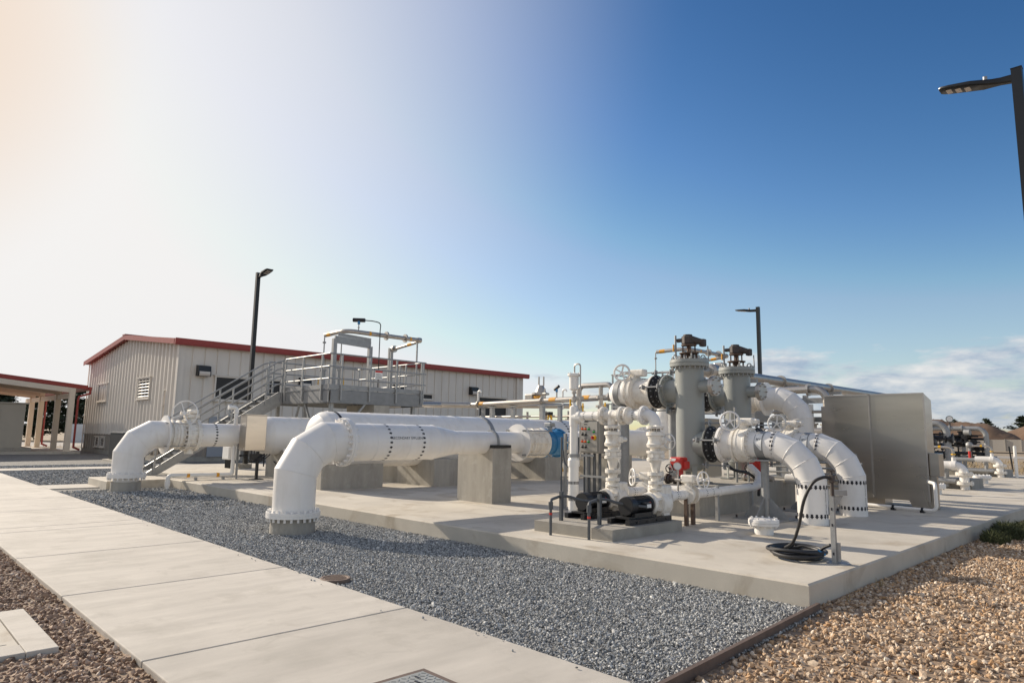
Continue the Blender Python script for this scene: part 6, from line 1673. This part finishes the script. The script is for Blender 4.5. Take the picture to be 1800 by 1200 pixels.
# pale panels seen between the vessels
t = thing('beige_cabinet', 'beige cabinet seen between the two grey vessels', 'cabinet', (-9.5, 17, PZ))
b = MB(); b.bbox(-10.4, -9.3, 16.4, 17.2, PZ, 2.1, .02); b.box(-9.88, -9.86, 16.385, 16.399, .3, 2.05); b.build('case', 'shed_panel', t)

# ================================================================== FAR SKIDS ON THE RIGHT
def far_skid(x, y, lab, ms):
    t = thing('filter_skid', lab, 'filter skid', (x, y, PZ), 'far pipe skids at the right')
    b = MB(); b.box(x - 3.2, x + .15, y + .1, y + 1.6, PZ, PZ + .28); b.build('base', 'wall_concrete', t, smooth=False)
    b = MB(); b.pipe([(x - 2.6, y + .5, PZ + .3), (x - 2.6, y + .5, 1.8)] + arc((x - 2.6, y + .5, 2.14), Z, X, .28, 6) + arc((x - .48, y + .5, 2.14), X, -Z, .32, 8) + [(x - .48, y + .5, .75)], .095, 16)
    for xx in (x - 1.35, x - 1.8): b.rev((xx, y + .5, 2.14), X, [(0, .095), (0, .14), (.06, .14), (.06, .095)], 16)
    b.pipe([(x - 2.6, y - .02, .85), (x - .75, y - .02, .85)], .085, 14); b.pipe([(x - 2.8, y - .1, .42), (x - .2, y - .1, .42)], .07, 12)
    b.build('pipe_loop', 'galvanised_steel', t)
    b = MB(); b.pipe([(x - .82, y, .88)] + arc((x, y, .88), X, -Z, .24, 7) + [(x, y, PZ - .01)], .125, 20); b.rev((x - .30, y, .88), X, [(0, .125), (0, .145), (.12, .145), (.12, .125)], 20); b.pipe([(x - .24, y, .95), (x - .24, y, 1.12)], .06, 12)
    b.build('white_elbow', 'white_paint', t)
    b = MB()
    for z in (.60, .33): b.rev((x, y, z), Z, [(0, .125), (0, .23), (.04, .23), (.045, .22), (.05, .23), (.085, .23), (.085, .125)], 22); b.bolts((x, y, z), -Z, .19, 10, .015, .03); b.bolts((x, y, z + .085), Z, .19, 10, .015, .03)
    b.build('flanges', 'white_valve', t)
    b = MB(); b.pipe([(x - .9, y - .02, 1.42)] + arc((x - .24, y - .02, 1.42), X, -Z, .14, 5) + [(x - .24, y, 1.1)], .04, 10); b.build('small_pipe', 'stainless_pipe', t)
    b = MB()
    for zz in (.84, 1.17): b.cyl((x - .24, y, zz + .02), (x - .24, y, zz + .055), .062, n=10) if zz > 1 else None
    b.cyl((x - .62, y - .02, 1.42), (x - .55, y - .02, 1.42), .0425, n=10); b.build('marker_band', 'yellow_paint', t)
    b = MB()
    for xx in (x - .46, x - 1.55): b.cyl((xx, y + .02, PZ + .05), (xx, y + .02, .78), .07, n=12); b.disc((xx, y + .02, .74), Z, .03, .14, 16)
    b.bar((x - 1.35, y + .75, PZ + .2), (x - 1.35, y + .75, 2.05), .16, .12); b.bar((x - 2.95, y + .75, PZ + .2), (x - 2.95, y + .75, 2.05), .16, .12); b.bar((x - 3.1, y + .75, .95), (x - .2, y + .75, .95), .1, .12)
    b.build('frame', 'galvanised_steel', t)
    b = MB(); rg = random.Random(int(y))
    for i in range(34):
        c = Vector((x - .5 - rg.random() * 2.2, y + .35 + rg.random() * .5, .95 + rg.random() * .95))
        d = rg.choice((X, Y, Z)); b.rev(c, d, [(0, .04), (0, .12), (.05, .12), (.06, .08), (.16, .08), (.17, .12), (.22, .12), (.22, .04)], 12)
        b.cyl(c, c + V3(rg.choice(((0, 0, -.5), (.5, 0, 0), (-.5, 0, 0)))), .03, n=6)
    for z in (1.1, 1.42, 1.7): b.pipe([(x - 2.8, y + .6, z), (x - .5, y + .6, z)], .05, 8)
    b.build('valve_cluster', 'black_metal', t)
    b = MB(); b.cyl((x - 1.05, y + .3, 1.0), (x - 1.05, y + .3, 1.35), .05, n=10); b.ball((x - 1.05, y + .3, 1.45), .14); b.cyl((x - 1.2, y + .3, 1.98), (x - .98, y + .25, 1.98), .12, n=14); build_each(b, 'meter', 'galvanised_steel', t)
    b = MB(); b.cyl((x - 1.75, y + .5, 2.2), (x - 1.75, y + .5, 2.42), .025, n=8); b.rev((x - 1.75, y + .5, 2.54), (.3, -.95, 0), [(-.04, .05), (-.04, .14), (.03, .14), (.03, .12), (.02, .12)], 20); g_ = b.build('gauge', 'black_metal', t)
    b = MB(); b.rev((x - 1.75, y + .5, 2.54), (.3, -.95, 0), [(.02, .118), (.026, .118), (.026, 0)], 20); b.build('dial', 'gauge_face', g_)
    b = MB(); b.bbox(x - 2.75, x - 2.35, y + .3, y + .6, 2.26, 2.42, .02); b.build('blue_box', 'blue_paint', t)
    b = MB(); b.cyl((x - 1.0, y - .02, .86), (x - 1.0, y - .02, 1.2), .05, n=8); b.build('red_valve', 'red_paint', t)
far_skid(-5.05, 23.75, 'nearer far skid: steel pipe loop with a white elbow just right of the stainless box', 1)
far_skid(-5.85, 33.4, 'farther skid: steel pipe loop with gauge and white elbow at the end of the slab', 2)
t = thing('marker_pipe', 'thin white upright pipe at the far end of the slab', 'pipe', (-5.3, 34.5, PZ)); b = MB(); b.cyl((-5.35, 33.6, PZ), (-5.35, 33.6, 1.42), .055, n=12); b.rev((-5.35, 33.6, 1.42), Z, [(0, .055), (.03, .03), (.03, 0)], 12); b.build('pipe', 'white_plastic', t)

# ================================================================== COVERS IN THE GROUND
t = thing('manhole_cover', 'small round rusty iron cover in the grey gravel beside the pavement', 'cover', (-6.8, 3.98, 0))
b = MB(); b.rev((-6.8, 3.99, -.06), Z, [(0, .165), (.062, .165), (.066, .16), (.066, .135), (.060, .13), (.060, 0)], 32)
for i in range(-3, 4): h = math.sqrt(max(0, .115 ** 2 - (i * .032) ** 2)); b.box(-6.8 + i * .032 - .007, -6.8 + i * .032 + .007, 3.99 - h, 3.99 + h, .0, .0045)
b.build('cover', 'cast_cover', t)
PCX, PCY = .10, -.04
t = thing('pull_box_cover', 'checker plate steel cover set flush in the pavement at the bottom edge', 'cover', (-3.5, 2.61, 0))
b = MB(); b.box(-3.92, -3.28, 2.33, 2.98, .002, .007)
for i in range(16):
    for j in range(16):
        x, y = -3.90 + i * .0405, 2.345 + j * .04; a = R_(45) if (i + j) % 2 else R_(-45)
        b.cbox((x + .015, y + .015, .0085), (.030, .008, .003), Matrix.Rotation(a, 3, 'Z'))
b.build('plate', 'tread_plate', t, smooth=False)
b = MB()
for (xa, xb, ya, yb) in ((-3.96, -3.92, 2.29, 3.02), (-3.28, -3.24, 2.29, 3.02), (-3.92, -3.28, 2.98, 3.02), (-3.92, -3.28, 2.29, 2.33)): b.box(xa, xb, ya, yb, .002, .0055)
b.build('frame', 'steel_edging', t, smooth=False)
b = MB()
for y in (2.88,): b.cbox((-3.84, y, .009), (.05, .015, .004)); b.cbox((-3.78, y - .05, .009), (.05, .015, .004))
build_each(b, 'lifting_slot', 'black_decal', t, smooth=False)
for ch_ in t.children: ch_.location = (PCX, PCY, 0)
t = thing('concrete_vault', 'square concrete collar round a utility lid in the brown gravel', 'utility box', (-6.75, .9, 0))
b = MB()
X0, X1, Y0, Y1 = -7.46, -6.03, .1, 1.28
for (xa, xb, ya, yb) in ((X0, X1, Y1 - .20, Y1), (X0, X1, Y0, Y0 + .2), (X0, X0 + .24, Y0 + .203, Y1 - .203), (X1 - .24, X1, Y0 + .203, Y1 - .203)): b.bbox(xa, xb, ya, yb, -.2, -.005, .006)
b.build('collar', 'path_concrete', t)
b = MB(); b.box(X0 + .25, X1 - .25, Y0 + .21, Y1 - .21, -.05, -.009); b.cbox((X1 - .33, Y1 - .3, -.008), (.05, .05, .004)); b.build('lid', 'slab_concrete', t, smooth=False)
